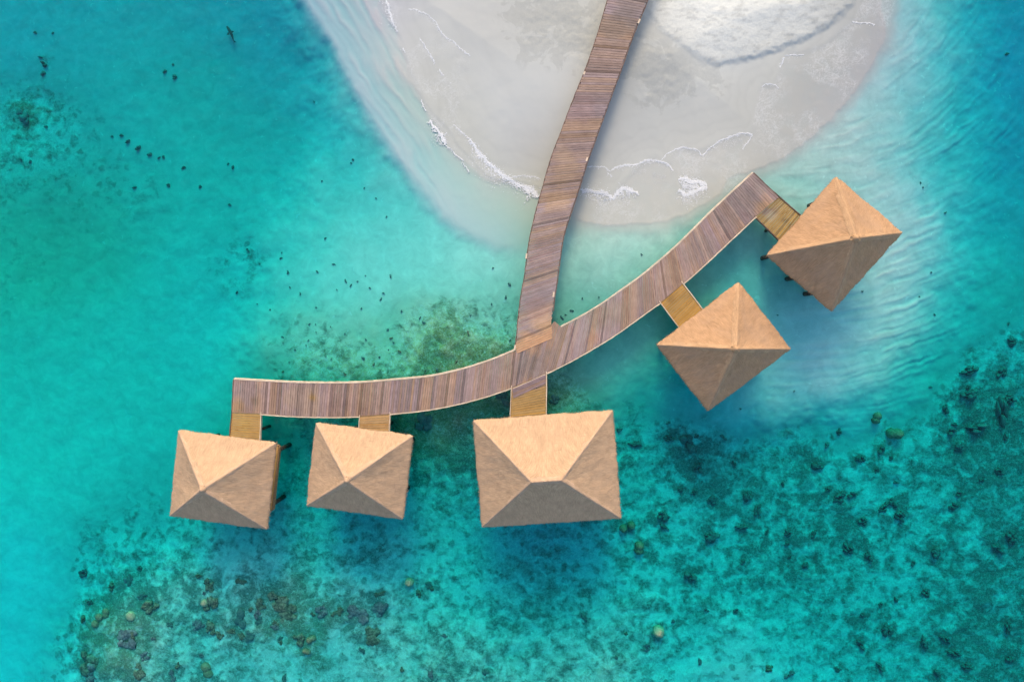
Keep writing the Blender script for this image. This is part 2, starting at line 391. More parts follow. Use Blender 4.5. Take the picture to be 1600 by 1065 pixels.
for (x, y, r) in ((37,41,3.2),(65,41,2.6),(45,80,3.5),(50,105,5.5),(244,102,4.5),(257,92,2.5),(259,112,6),(55,191,3.6),(175,205,3.5),(184,215,5),(201,225,6),(221,235,5),(234,241,3),(242,240,3.2),(29,247,4),(14,244,4),(352,256,4),(345,250,2.5),
                  (160,207,2.5),(272,257,3.5),(250,285,4),(300,287,4),(348,316,3),(195,288,4),(275,256,3)):
    CORALS.append((x, y, r, 'soft', random.uniform(1.7, 2.2), "small dark coral block on the sandy bed at upper left", "small coral blocks at upper left", random.uniform(.8, 1.5), random.uniform(-.5, .5)))
for (x, y, r) in ((1441,285,2),(1445,292,1.6),(1482,331,2.2),(1459,425,1.8),(1466,491,2.2),(1349,455,1.8),(1440,463,1.6),(1217,492,1.8),(1243,612,1.8),(1466,607,3.5),(1003,397,2.4),(1590,75,4),(1594,505,3),(1049,664,4),(970,673,6),(1135,685,7),(1302,698,6),
                  (485,154,1.8),(499,280,1.8),(566,292,1.8),(602,338,2),(548,247,3),(545,252,2.2),(505,371,2.4),(585,308,1.6),(893,484,3.5),(910,466,1.8),(936,464,1.8),(796,443,4),(790,465,3.5),(877,495,4),(884,491,2),(770,418,2),(1160,640,2)):
    CORALS.append((x, y, r, 'soft', random.uniform(.4, 1.2), "tiny isolated dark speck of coral on open pale sand", "isolated coral specks on open sand", random.uniform(.8, 1.4)))


# ---- terrain grid (fine in view, stretching out to the horizon)
FX, FY, DX = 36.0, 25.0, .09
def axis(F0, c):
    core = np.arange(-F0, F0+1e-6, DX)+c
    g = []; s = DX; x = 0
    while x < 5000: s *= 1.35; x += s; g.append(x)
    g = np.array(g); return np.concatenate([core[0]-g[::-1], core, core[-1]+g])
cx, cy = at(800, 532.5)[:2]
xs = axis(FX, cx); ys = axis(FY, cy)
X, Y = np.meshgrid(xs, ys); Z = np.zeros_like(X)
PX, PY = to_px(np.clip(X, cx-FX, cx+FX), np.clip(Y, cy-FY, cy+FY))
CPX = np.clip(PX, -40, 1640); CPY = np.clip(PY, -40, 1105)
# warp the look-ups so no blob of colour is smooth
wx = (fbm(X*.45, Y*.45, 4, 3)-.5); wy = (fbm(X*.45, Y*.45, 4, 9)-.5)
wx2 = (fbm(X*1.6, Y*1.6, 3, 13)-.5); wy2 = (fbm(X*1.6, Y*1.6, 3, 19)-.5)
ox = CPX+wx*38+wx2*16; oy = CPY+wy*38+wy2*16
VO = rbf(OUT, ox, oy, decode(OUT, False))
VI = rbf(INN, CPX+wx*10, CPY+wy*10, decode(INN, True))
bar_sd = sdist(CPX+wx2*6, CPY+wy2*6, BAR)
soft = np.where(CPX < 700, 9.0, np.where(CPX < 850, 9+(CPX-700)*.03, 13.5))+8*vnoise(X*.25, Y*.25, 5)
wb = sstep(-soft, soft, bar_sd)
V = VO*(1-wb[..., None])+VI*wb[..., None]
alb = np.clip(V[..., :3], .02, .85); dep = np.clip(V[..., 3], 0, 1.15); weed = np.clip(V[..., 4], 0, 1)*(1-wb)
dep = np.where(wb > .5, np.where(dep < .016, 0, dep), np.maximum(dep, .04))

for (hx_, hy_, hr_) in HALO:      # growth spreads round every coral
    g_ = at(hx_, hy_, 0); i_ = np.searchsorted(xs, [g_.x-hr_/8, g_.x+hr_/8]); j_ = np.searchsorted(ys, [g_.y-hr_/8, g_.y+hr_/8])
    sl = (slice(j_[0], j_[1]), slice(i_[0], i_[1])); dd_ = ((ox[sl]-hx_)**2+(oy[sl]-hy_)**2)/(hr_*hr_)
    weed[sl] = np.maximum(weed[sl], (weed[sl]+.26*np.exp(-dd_))*(1-wb[sl]))
weed = np.clip(weed, 0, .70)
alb = alb*(1+.62*sstep(.15, .6, weed)+.08*sstep(.15, .0, weed)*(1-wb))[..., None]
# green meadows and dark beds with outlines of their own
def spot(px, py, r, a=1.0): return a*np.exp(-((ox-px)**2+(oy-py)**2)/(r*r))
olive = np.zeros_like(X)
for s in ((700,520,55,1),(760,545,45,1),(660,560,45,.9),(720,575,60,1),(560,580,50,.8),(480,575,55,.55),(430,570,40,.5),(670,660,55,1),(620,660,40,.7),(740,640,40,1),
          (870,625,35,.9),(905,610,40,.6),(60,330,70,.45),(30,440,60,.4),(660,690,30,.8),(20,175,35,.4),(1390,680,40,.6),(170,1000,60,.5),(460,1000,70,.4)):
    olive = np.maximum(olive, spot(*s))

# ---- heights: the dry mound, the swash zone and ripples shaped for wave light
land = np.clip(VI[..., 3]*0+1, 0, 1)*wb
FOAM_LEFT = smooth_line([(600,-40),(600,0),(610,17),(612,30),(622,52),(640,110),(660,160),(672,188),(683,203),(697,228),(724,254),(760,280),(803,287),(840,304)], 4)
FOAM_RIGHT = smooth_line([(900,296),(925,300),(943,303),(959,300),(1014,249),(1043,256),(1062,232),(1091,237),(1127,220),(1152,210),(1176,208),(1186,158),(1190,134),(1210,134),(1226,87),(1250,87)], 4)
emerg = [(600,-60)]+FOAM_LEFT[1:]+[(870,300)]+FOAM_RIGHT+[(1290,70),(1340,30),(1360,-60)]
em = sdist(CPX+wx2*5, CPY+wy2*5, emerg)
up = sstep(0, 170, em)*.30+sstep(-6, 6, em)*.03
msd = sdist(CPX+wx2*5+(fbm(X*5, Y*5, 3, 77)-.5)*7, CPY+wy2*5+(fbm(X*5, Y*5, 3, 78)-.5)*7, MOUND)
mound = sstep(-5, 7, msd)
mnd_n = fbm(X*.9, Y*1.6, 5, 31, .6)-.5; mnd_f = fbm(X*4, Y*7, 4, 37, .65)-.5
up = up+mound*((.05+.07*sstep(1050, 1180, CPX))+.035*mnd_n+.03*mnd_f+.12*sstep(0, 120, msd))
Z = -dep+np.where(bar_sd > -soft, wb, 0)*up
# debris zone
deb = np.clip(spot(845,30,55)+spot(900,60,45)+spot(930,30,35)+spot(1000,110,45)+spot(1050,110,45)+spot(985,70,30)+spot(1110,118,30,.7), 0, 1)*(1-mound)*wb
deb_soft = deb.copy(); deb = deb*sstep(.46, .56, fbm(X*1.1, Y*1.1, 5, 51, .62)+.25*deb)
Z += deb*(.06*(fbm(X*3, Y*3, 4, 57, .6)-.5))
pass
# scattered darker grit on the dry mound
alb *= (1-mound[..., None]*.20*sstep(.50, .75, fbm(X*2.2, Y*4.4, 5, 67, .62))[..., None])
# bed ripples imitating light refracted by surface waves: left shoal, right fan
RL = np.array([(465,-40),(499,49),(540,124),(583,199),(630,268),(690,343),(760,400)])
dl = dist_poly(CPX, CPY, [tuple(p) for p in RL])
envL = sstep(-10, 25, bar_sd)*sstep(700, 640, CPX-.25*(CPY-200))*sstep(12, -6, em)*(CPX < 860)
phL = (CPX*.78-CPY*.50)/13*6.283+wx*9+wx2*2.6
uL = CPX*.52+CPY*.85; vL = CPX*.85-CPY*.52
ripL = (fbm((uL+wx*40)/60, (vL+wx*16+wx2*2)/6.5, 2, 71, .5)-.5)*3.0*envL
rr = np.hypot(CPX-1190, CPY+190)
envR = sstep(0, -30, bar_sd)*sstep(1560, 1440, CPX+.15*(CPY-250)+(wx*120))*sstep(660, 560, CPY+.18*(CPX-1300)+wy*90)*sstep(1180, 1240, CPX)
edgeR = np.exp(-((CPX+.42*(CPY-330)+wx*60-1490)/90)**2)
edgeR = np.maximum(edgeR, np.exp(-((CPY+.33*(CPX-1300)+wy*50-610)/50)**2)*(CPX > 1200))
phR = rr/12.5*6.283+wx*12+wx2*3.0
aR = np.arctan2(CPX-1190, CPY+190)*480
ripR = (fbm((aR+wx*60)/46, (rr+wx*18+wx2*3)/5.0, 2, 81, .5)-.5)*3.2*np.clip(envR*.5+edgeR*.8*sstep(0, -30, bar_sd), 0, 1)*(1-sstep(.04, .16, weed))*(.4+.9*sstep(.3, .7, fbm(X*.3, Y*.5, 3, 83)))
Z += .026*ripL+.028*ripR
# broad banks in the fan
Z += .06*(fbm(X*.35, Y*.9, 4, 91)-.5)*envR
# reef lumps
lump = fbm(X*1.0, Y*1.0, 5, 101, .6)-.5
Z += weed*(.40*lump)*(1-wb)
Z += .12*(fbm(X*.8, Y*.8, 4, 111)-.5)*(1-wb)*sstep(.2, .6, dep)
Z += .012*(fbm(X*2.4, Y*2.4, 3, 117)-.5)
# far away the lagoon floor only deepens
far = np.maximum(np.abs(X-cx)-FX, 0)+np.where(Y < cy, np.maximum(cy-FY-Y, 0), 0)
Z -= sstep(0, 60, far)*2.0
# swash sheets: sharp-edged wet bands on the sand
wet = np.zeros_like(X)
SW1 = FOAM_RIGHT[:]+[(1240,150),(1290,210),(1150,300),(1000,355),(905,355)]
SW2 = [(638,15),(660,19),(679,34),(694,56),(713,71),(735,90),(735,150),(720,160),(730,190),(742,212),(770,262),(840,300),(760,275),(700,225),(660,160),(640,110),(620,50),(605,0)]
SW3 = [(656,60),(679,98),(705,131),(720,158),(713,191),(735,218),(752,242),(773,264),(803,287),(760,280),(700,228),(660,160),(635,100),(618,40)]
SW4 = [(1332,34),(1226,87),(1210,134),(1190,134),(1184,158),(1172,203),(1235,235),(1290,190),(1350,120),(1385,60),(1400,0),(1350,0)]
wet += .75*sstep(-2, 2, sdist(CPX+wx2*4, CPY+wy2*4, SW1))
wet = np.maximum(wet, .4*sstep(-2, 2, sdist(CPX+wx2*4, CPY+wy2*4, SW2)))
wet = np.maximum(wet, .85*sstep(-2, 2, sdist(CPX+wx2*4, CPY+wy2*4, SW3)))
wet = np.maximum(wet, .8*sstep(-2, 2, sdist(CPX+wx2*4, CPY+wy2*4, SW4)))
wet *= wb*(1-mound)
for (o_, w_, k_) in ((12, 2.2, .035), (27, 3.0, .03), (48, 3.5, .03), (80, 5, .022), (120, 6, .02)):   # old tide lines
    dd_ = em-o_-wx*34-wx2*5
    alb *= (1-k_*np.exp(-(dd_/w_)**2)*(1-mound)*wb)[..., None]
    alb *= (1-k_*.6*sstep(-2, 2, dd_)*sstep(30, 4, dd_)*(1-mound)*wb)[..., None]
alb = np.clip(alb*np.where(em > 0, 1.03, 1.0)[..., None], .02, .85)

ny, nx = X.shape
me = bpy.data.meshes.new("seabed_and_beach")
co = np.stack([X, Y, Z], -1).reshape(-1, 3).astype(np.float32)
idx = np.arange(nx*ny).reshape(ny, nx)
quad = np.stack([idx[:-1, :-1], idx[:-1, 1:], idx[1:, 1:], idx[1:, :-1]], -1).reshape(-1, 4).astype(np.int32)
me.vertices.add(len(co)); me.vertices.foreach_set("co", co.ravel())
me.loops.add(quad.size); me.loops.foreach_set("vertex_index", quad.ravel())
me.polygons.add(len(quad)); me.polygons.foreach_set("loop_start", np.arange(0, quad.size, 4, dtype=np.int32))
me.polygons.foreach_set("loop_total", np.full(len(quad), 4, np.int32)); me.polygons.foreach_set("use_smooth", np.ones(len(quad), bool))
me.update(calc_edges=True); me.validate()
def put(name, arr, typ='FLOAT'):
    a = me.attributes.new(name, typ, 'POINT')
    if typ == 'FLOAT': a.data.foreach_set("value", arr.reshape(-1).astype(np.float32))
    else: a.data.foreach_set("color", np.concatenate([arr.reshape(-1, 3), np.ones((arr.size//3, 1))], 1).astype(np.float32).ravel())
put("sand_tone", alb, 'FLOAT_COLOR'); put("weed", weed); put("olive", olive); put("dry", mound); put("wet", wet); put("debris", deb_soft)
put("shoal", wb)

def ground_z(x, y):
    i = int(np.clip(np.searchsorted(xs, x), 1, nx-1)); j = int(np.clip(np.searchsorted(ys, y), 1, ny-1))
    return float(Z[j-1:j+1, i-1:i+1].mean())

# ---- seabed material
t = NT("coral sand and reef bed")
p = t.pos(); base = t.attr("sand_tone", True); wd = t.attr("weed"); ol = t.attr("olive"); dry = t.attr("dry"); wetn = t.attr("wet"); shoal = t.attr("shoal")
n0 = t.noise(p, .42, 5, .6, .3); n1 = t.noise(p, 1.15, 5, .52, .6); n2 = t.noise(p, 3.2, 5, .68, .4); n3 = t.noise(p, 7.0, 3, .6)
# pale caustic-like light webs painted into the bed colour between the growth
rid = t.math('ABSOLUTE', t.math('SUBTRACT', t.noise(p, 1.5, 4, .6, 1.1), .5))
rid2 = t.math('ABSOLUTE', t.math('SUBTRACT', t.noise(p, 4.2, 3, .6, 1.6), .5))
caustic_web = t.math('ADD', t.ramp(rid, .05, .0), t.math('MULTIPLY', t.ramp(rid2, .045, .0), .9), True)
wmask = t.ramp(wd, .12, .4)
c = t.mix(t.math('MULTIPLY', t.math('MULTIPLY', caustic_web, wmask), .42), base, (.74, .80, .74))
cl = t.math('ADD', t.math('MULTIPLY', n0, .20), t.math('ADD', t.math('MULTIPLY', n1, .50), t.math('MULTIPLY', n2, .30)))
thr = t.math('SUBTRACT', .570, t.math('MULTIPLY', wd, .27))
mask = t.math('MULTIPLY', t.math('SUBTRACT', cl, thr), 7.5, True)
vo = t.n('ShaderNodeTexVoronoi', Scale=1.7, Randomness=1.0); wp = t.n('ShaderNodeTexNoise', Scale=2.5, Detail=4.0); t.l(p, wp.inputs['Vector'])
va2 = t.n('ShaderNodeVectorMath', operation='SCALE'); t.l(wp.outputs['Color'], va2.inputs[0]); va2.inputs['Scale'].default_value = .55
va3 = t.n('ShaderNodeVectorMath', operation='ADD'); t.l(p, va3.inputs[0]); t.l(va2.outputs[0], va3.inputs[1]); t.l(va3.outputs[0], vo.inputs['Vector'])
pick = t.ramp(t.math('SUBTRACT', vo.outputs['Color'], t.math('SUBTRACT', .82, t.math('MULTIPLY', wd, .75))), -.03, .12)
head = t.math('MULTIPLY', t.ramp(vo.outputs['Distance'], .50, .22), pick)
head = t.math('MULTIPLY', head, t.math('ADD', .45, t.math('MULTIPLY', n3, .7)), True)
mask = t.math('MULTIPLY', mask, t.ramp(wd, .0, .28))
mask = t.math('MAXIMUM', mask, t.math('MULTIPLY', t.math('MULTIPLY', head, .85), t.ramp(wd, .08, .25)))
grow = t.mix(ol, (.030, .080, .066), (.085, .11, .04))
grow = t.mix(t.ramp(n3, .4, .7), grow, t.mix(ol, (.07, .14, .115), (.18, .20, .08)))
c = t.mix(t.math('MULTIPLY', mask, .86), c, grow)
# olive film over whole meadows
c = t.mix(t.math('MULTIPLY', t.math('MULTIPLY', ol, wmask), .25), c, (.26, .30, .12))
c = t.mix(t.math('MULTIPLY', t.math('MULTIPLY', t.ramp(rid2, .03, .0), wmask), .38), c, (.72, .80, .72))  # finer caustic-like light lines painted over the growth
# fine mottling of the sand itself
mot = t.math('ADD', t.math('MULTIPLY', t.noise(p, 1.1, 7, .72, .6), .74), .63)
c = t.mix(t.math('SUBTRACT', 1, shoal), c, t.mix(1.0, c, t.n('ShaderNodeCombineColor', Red=mot, Green=mot, Blue=mot).outputs[0], 'MULTIPLY'))
flk = t.math('MULTIPLY', t.ramp(t.noise(p, 3.0, 3, .5, .8), .64, .74), t.math('SUBTRACT', 1, shoal))
c = t.mix(t.math('MULTIPLY', flk, .30), c, (.80, .84, .80))
c = t.mix(t.math('MULTIPLY', wetn, .14), c, (.40, .39, .37))
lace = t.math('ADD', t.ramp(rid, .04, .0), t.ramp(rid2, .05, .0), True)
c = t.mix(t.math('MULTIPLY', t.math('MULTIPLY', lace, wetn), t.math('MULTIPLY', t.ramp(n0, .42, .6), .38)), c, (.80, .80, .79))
dg = t.math('ADD', t.math('MULTIPLY', t.noise(p, 9, 4, .7), .26), .88)
dbn = t.math('ADD', t.noise(p, .8, 9, .62, .8), t.math('MULTIPLY', t.attr("debris"), .26))
dbm = t.math('MULTIPLY', t.ramp(dbn, .60, .66), t.ramp(t.attr("debris"), .08, .3)); dbm = t.math('MULTIPLY', dbm, t.math('SUBTRACT', 1, dry))
c = t.mix(t.math('MULTIPLY', dbm, t.math('ADD', .35, t.math('MULTIPLY', t.noise(p, 5, 6, .7), .7))), c, t.mix(1.0, c, (.85, .85, .845), 'MULTIPLY'))
c = t.mix(t.math('MAXIMUM', dry, t.attr("debris")), c, t.mix(1.0, c, t.n('ShaderNodeCombineColor', Red=dg, Green=dg, Blue=dg).outputs[0], 'MULTIPLY'))
hb = t.math('MULTIPLY', t.noise(p, 6, 5, .65), t.math('ADD', t.math('MULTIPLY', dry, .32), t.math('MULTIPLY', t.math('MULTIPLY', mask, 1.0), .8)))
nrm = t.bump(hb, .7, .10)
ro = t.math('SUBTRACT', .95, t.math('MULTIPLY', wetn, .30))
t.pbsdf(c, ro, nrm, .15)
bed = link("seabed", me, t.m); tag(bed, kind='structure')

# ------------------------------------------------------------------ water
t = NT("lagoon water")
p = t.pos()
wv = t.math('ADD', t.noise(p, .9, 4, .55, .4), t.math('MULTIPLY', t.noise(p, 3.5, 3, .6, .3), .35))
nrm = t.bump(wv, .35, .25)
fr = t.n('ShaderNodeFresnel', IOR=1.33); t.l(nrm, fr.inputs['Normal'])
tr = t.n('ShaderNodeBsdfTransparent'); gl = t.n('ShaderNodeBsdfGlossy', Roughness=.12); t.l(nrm, gl.inputs['Normal'])
ms = t.n('ShaderNodeMixShader'); bf = t.n('ShaderNodeNewGeometry').outputs['Backfacing']; t.l(t.math('MULTIPLY', fr.outputs[0], t.math('SUBTRACT', 1, bf)), ms.inputs[0]); t.l(tr.outputs[0], ms.inputs[1]); t.l(gl.outputs[0], ms.inputs[2])
t.l(ms.outputs[0], t.out.inputs['Surface'])
D = float(SIG[0]); va = t.n('ShaderNodeVolumeAbsorption', Density=D); va.inputs['Color'].default_value = (0, 1-SIG[1]/D, 1-SIG[2]/D, 1)
t.l(va.outputs[0], t.out.inputs['Volume'])
b = MB(); b.box((0, 0, -7), (9000, 9000, 14)); 
water = b.build("sea_water", t.m); tag(water, kind='structure')

# ------------------------------------------------------------------ wood
def wood(name, c1, c2, rough=.8):
    t = NT(name); tint = t.attr("tint", True); st = t.attr("st", 'v')
    g = t.noise(t.vmul(st, (2.2, 30, 1)), 1.0, 5, .6, .4); g2 = t.noise(t.pos(), 1.3, 4, .6); g3 = t.noise(t.vmul(st, (9, 60, 1)), 1.0, 3, .6)
    c = t.mix(t.ramp(g, .3, .7), c1, c2); c = t.mix(1.0, c, tint, 'MULTIPLY')
    v = t.math('ADD', .72, t.math('MULTIPLY', g2, .56)); c = t.mix(1.0, c, t.n('ShaderNodeCombineColor', Red=v, Green=v, Blue=v).outputs[0], 'MULTIPLY')
    c = t.mix(t.math('MULTIPLY', t.ramp(g3, .62, .78), .35), c, (.07, .045, .035))
    t.pbsdf(c, rough, t.bump(g, .5, .01), .25); return t.m
M_DECK = wood("weathered decking", (.29, .195, .158), (.415, .29, .24))
M_TRIM = wood("pale edge timber", (.70, .52, .36), (.86, .68, .50))
M_EDGE = wood("dark edge timber", (.16, .105, .08), (.26, .17, .13))
M_YEL = wood("yellow decking", (.47, .275, .092), (.59, .355, .128))
t = NT("wet piling"); c = t.mix(t.ramp(t.noise(t.pos(), 4, 4), .35, .65), (.015, .02, .018), (.06, .055, .04)); t.pbsdf(c, .6); M_PILE = t.m
t = NT("pavilion timber"); c = t.mix(t.ramp(t.noise(t.vmul(t.objpos(), (6, 6, .8)), 2, 4), .3, .7), (.22, .12, .055), (.36, .21, .10)); t.pbsdf(c, .6); M_POST = t.m

def resample(pts, n):
    P = [Vector(p) for p in pts]; L = [0]
    for i in range(1, len(P)): L.append(L[-1]+(P[i]-P[i-1]).length)
    out = []; k = 0
    for i in range(n+1):
        s = L[-1]*i/n
        while k < len(P)-2 and L[k+1] < s: k += 1
        f = (s-L[k])/max(L[k+1]-L[k], 1e-9); out.append(P[k].lerp(P[k+1], min(max(f, 0), 1)))
    return out, L[-1]

def planks(name, Lp, Rp, z, mat, parent, stains=(), width=.15, jit=.02, dark=.10, across=7, tint0=(1, 1, 1), var=.16, thick=.045):
    """planks run from the left edge polyline to the right one; one mesh"""
    _, l1 = resample(Lp, 10); _, l2 = resample(Rp, 10)
    n = max(2, int((l1+l2)/2/width)); A, _ = resample(Lp, n); B, _ = resample(Rp, n)
    mb = MB(); run = 1.0; hue = 0
    for i in range(n):
        if random.random() < .35: run = random.gauss(1, var); hue = random.gauss(0, 1)
        v = run*random.gauss(1, var*.55); v = min(max(v, .5), 1.45)
        if random.random() < dark*.5: v *= .62
        h = max(-1.6, min(1.6, hue+random.gauss(0, .5)))
        col = (tint0[0]*v*(1+.05*h), tint0[1]*v*(1+.01*h), tint0[2]*v*(1-.10*h))
        a0, a1, b0, b1 = A[i].copy(), A[i+1].copy(), B[i].copy(), B[i+1].copy()
        g = .035+random.random()*.045
        a0, a1 = a0.lerp(a1, g), a1.lerp(a0, g); b0, b1 = b0.lerp(b1, g), b1.lerp(b0, g)
        e = (b0-a0).normalized(); ja = random.uniform(-jit, jit*.5); jb = random.uniform(-jit*.5, jit)
        a0 += e*ja; a1 += e*ja; b0 += e*jb; b1 += e*jb
        dz = random.gauss(0, .004); wid = (b0-a0).length
        vs = []; cs = []; st = []
        off = random.uniform(0, 50)
        for k in range(across+1):
            f = k/across
            for q, (s0, s1) in enumerate(((a0, b0), (a1, b1))):
                pt = s0.lerp(s1, f); pxx, pyy = to_px(pt.x, pt.y, z)
                cc = list(col)
                for (sx, sy, sr, sc, sa) in stains:
                    dd = math.hypot(pxx-sx, pyy-sy)/sr
                    dd += (mnoise.noise(Vector((pt.x*1.6, pt.y*1.6, 3)))*.55)+random.uniform(-.06, .06)
                    wgt = sa*max(0, min(1, (1.15-dd)*2.2))
                    cc = [cc[j]*(1-wgt)+sc[j]*v*wgt for j in range(3)]
                for zz in (z+dz, z+dz-thick):
                    vs.append((pt.x, pt.y, zz)); cs.append(tuple(cc)); st.append((f*wid, q*.12+off, 0))
        fs = []
        for k in range(across):
            o = k*4
            fs += [(o, o+4, o+6, o+2), (o+1, o+3, o+7, o+5), (o, o+1, o+5, o+4), (o+2, o+6, o+7, o+3)]
        fs += [(0, 2, 3, 1), (across*4, across*4+1, across*4+3, across*4+2)]
        mb.add(vs, fs, cs, st)
    return mb.build(name, mat, parent)

def edge_beam(name, pts, z, w, h, mat, parent, side=1, wob=.01):
    """a timber along a polyline, its outer face `w` outside it"""
    P, L = resample(pts, max(4, int(len(pts)*3))); n = len(P); vs = []; cs = []; st = []; s = 0
    for i, q in enumerate(P):
        tg = (P[min(i+1, n-1)]-P[max(i-1, 0)]).normalized(); nr = Vector((tg.y, -tg.x, 0))*side
        if i: s += (P[i]-P[i-1]).length
        v = random.uniform(.82, 1.08); u = random.uniform(-wob, wob)
        for (o, zz) in ((.012, z), (w+u, z), (w+u, z-h), (.012, z-h)):
            r = q+nr*o; vs.append((r.x, r.y, zz)); cs.append((v, v, v)); st.append((s, o*3, 0))
    fs = [(i*4+k, i*4+(k+1) % 4, i*4+4+(k+1) % 4, i*4+4+k) for i in range(n-1) for k in range(4)]
    fs += [(0, 1, 2, 3), tuple((n-1)*4+k for k in (3, 2, 1, 0))]
    mb = MB(); mb.add(vs, fs, cs, st)
    o = mb.build(name, mat, parent)
    bm = bmesh.new(); bm.from_mesh(o.data); bmesh.ops.recalc_face_normals(bm, faces=bm.faces); bm.to_mesh(o.data); bm.free()
    return o

def pile(x, y, ztop, r, parent, loc=None):
    zb = ground_z(*(loc if loc else (x, y)))-.4
    mb = MB(); mb.tube([(x, y, zb), (x, y, .1), (x, y, ztop)], [r*1.1, r, r*.95], 12, jit=.04)
    return mb.build("pile", M_PILE, parent, True)

ZD = 1.2
def P3(pts, z=ZD): return [at(x, y, z) for x, y in pts]

# ---- long jetty to the beach
JL = [(985,-75),(962,-26),(952,-5),(939,47-8),(926,80),(914,113),(894,162),(880,200),(862,247),(847.5,297),(836,339),(826.5,384),(821,427),(815,460),(811,492),(808.5,520),(806,545),(809,552)]
JR = [(1040,-60),(1016,-11),(1004,17),(995,38),(982,72),(969,110),(951,158),(936,200),(917,252),(904,294),(892,330),(882,360),(876,390),(871,430),(866,462),(862,494),(861,505),(862,529)]
JL = smooth_line(JL, 3); JR = smooth_line(JR[:-2], 3)+[(861,505),(862,529)]
ORG = (1.75, 1.42, .92); TAN = (1.22, 1.20, .95); GRY = (.92, 1.0, 1.1)
jetty = empty("jetty", at(870, 300, 0)); 
tag(jetty, "long weathered brown plank jetty running from the white beach down to the curved walkway", "jetty")
MI = Matrix.Translation(-Vector(jetty.location))
st_j = [(862,528,26,ORG,.9),(835,540,24,ORG,.85),(815,546,18,ORG,.8),(850,502,20,(1.6,1.4,.95),.6),(868,316,20,(1.3,1.2,.85),.6),(885,268,22,(1.25,1.2,.9),.5),(880,240,16,TAN,.5),
        (965,40,30,(.85,.95,.95),.5),(905,170,25,(1.05,.98,1.05),.5),(845,400,26,(.98,.93,.98),.5),(838,480,18,(1.0,.9,.95),.5),(990,10,30,(.62,.7,.75),.6)]
def kid(o, root):      # parts are authored in world space: shift them under their thing's base
    o.parent = root; o.matrix_parent_inverse = root.matrix_basis.inverted(); return o
kid(planks("deck_planks", P3(JL), P3(JR), ZD+.016, M_DECK, None, st_j, width=.155, jit=.05, var=.10), jetty)
kid(edge_beam("edge_beam", P3(JL[2:-4]), ZD-.02, .075, .22, M_EDGE, None, 1), jetty)
kid(edge_beam("edge_beam", P3(JR[2:-3]), ZD-.02, .085, .22, M_EDGE, None, -1), jetty)
A, la = resample(P3(JL), 13); B, lb = resample(P3(JR), 13)
for i in range(1, 13):
    a, bb = A[i], B[i]
    for s in (.1, .9):
        q = a.lerp(bb, s); kid(pile(q.x, q.y, ZD-.25, .11, None), jetty)
    mb = MB(); c = a.lerp(bb, .5); mb.box((c.x, c.y, ZD-.17), ((bb-a).length*.94, .14, .2), math.atan2((bb-a).y, (bb-a).x), (.7, .7, .7))
    kid(mb.build("joist", M_EDGE, None), jetty)
for (x0, y0, x1, y1) in ((865.5,456,864.3,464),(805,539,804,547),(918,246,916,252),(823,396,822,404),(914,112,912,117),(1000,30,997,37)):
    mb = MB(); a, bb = at(x0, y0, ZD), at(x1, y1, ZD); c = (a+bb)/2
    mb.box((c.x, c.y, ZD-.05), ((bb-a).length, .10, .16), math.atan2((bb-a).y, (bb-a).x), (1, 1, 1)); kid(mb.build("edge_cap", M_TRIM, None), jetty)

# ---- curved walkway
AU = [(365.5,593),(405,595.5),(444,597.5),(490,599),(537.5,599),(575,597.5),(615.6,594),(650,591),(678,587.5),(710,580.5),(740.6,572),(775,560),(806,547)]
AU2 = [(877,511),(908,495),(941,475),(966,457.5),(991,440),(1017,420),(1061.5,381),(1109,334),(1145,300),(1177,270.5)]
AL = [(362.5,644.5),(406,646),(445,649),(484,650.5),(520,651),(559,650),(609,646),(662.5,640.5),(709,632),(756,620),(800,605),(826,594.5),(854,582.5),(891.6,564),(935,539),(966,519.5),(1000,495),(1031.5,472.5),(1067.6,442.5),(1093,420.5),(1135,381),(1181,338),(1217,308)]
AUa = smooth_line(AU, 3); AUb = smooth_line(AU2, 3); ALs = smooth_line(AL[:-1], 3)
UP = AUa+[(830,536.5),(852,525.5)]+AUb
arc = empty("curved_walkway", at(830, 570, 0))
tag(arc, "curved plank walkway with pale edge strips linking all five thatched pavilions", "walkway")
st_a = [(385,610,26,(.98,1.05,1.2),.6),(368,636,14,(1.35,1.15,.6),.6),(400,625,8,(.75,.7,.55),.7),(475,625,30,(1.18,1.18,1.0),.6),(487,620,5,(1.25,1.05,.35),.8),(530,625,26,(1.0,.95,1.05),.4),(835,565,30,(.80,.90,.98),.7),(800,575,26,(.85,.92,.98),.5),
        (830,541,14,ORG,.5),(935,490,22,(.85,.86,.78),.7),(925,528,10,(1.3,.98,.75),.6),(965,490,22,(.9,.93,.8),.5),(1015,465,25,(1.0,.98,.9),.5),(1090,390,30,(.85,.92,1.0),.6),(1050,430,20,(1.05,1.0,.85),.5),
        (1165,300,36,(.80,.90,1.02),.8),(1140,335,26,(.88,.95,1.05),.6),(1195,325,14,(1.35,1.15,.65),.6),(570,620,20,(1.15,1.1,.95),.4),(690,610,22,(1.05,1.0,1.0),.4)]
# planks run across: three stretches so the boards stay square to the curve
def cut(line, a, b):
    return [q for q in line if a <= q[0] <= b]
seg = [(AUa[0:1]+cut(AUa, 366, 806), smooth_line(AL[:11], 3)),
       ([(806,547),(830,536),(852,522),(866,501),(877,511)], smooth_line(AL[10:13], 4)),
       (AUb, smooth_line(AL[12:23], 3))]
mbs = []
for (u, lo) in seg:
    o = planks("deck_planks", P3(u), P3(lo), ZD, M_DECK, None, st_a, width=.15, jit=.008, var=.10, dark=.16, tint0=(1.06, 1.02, 1.02)); mbs.append(o)

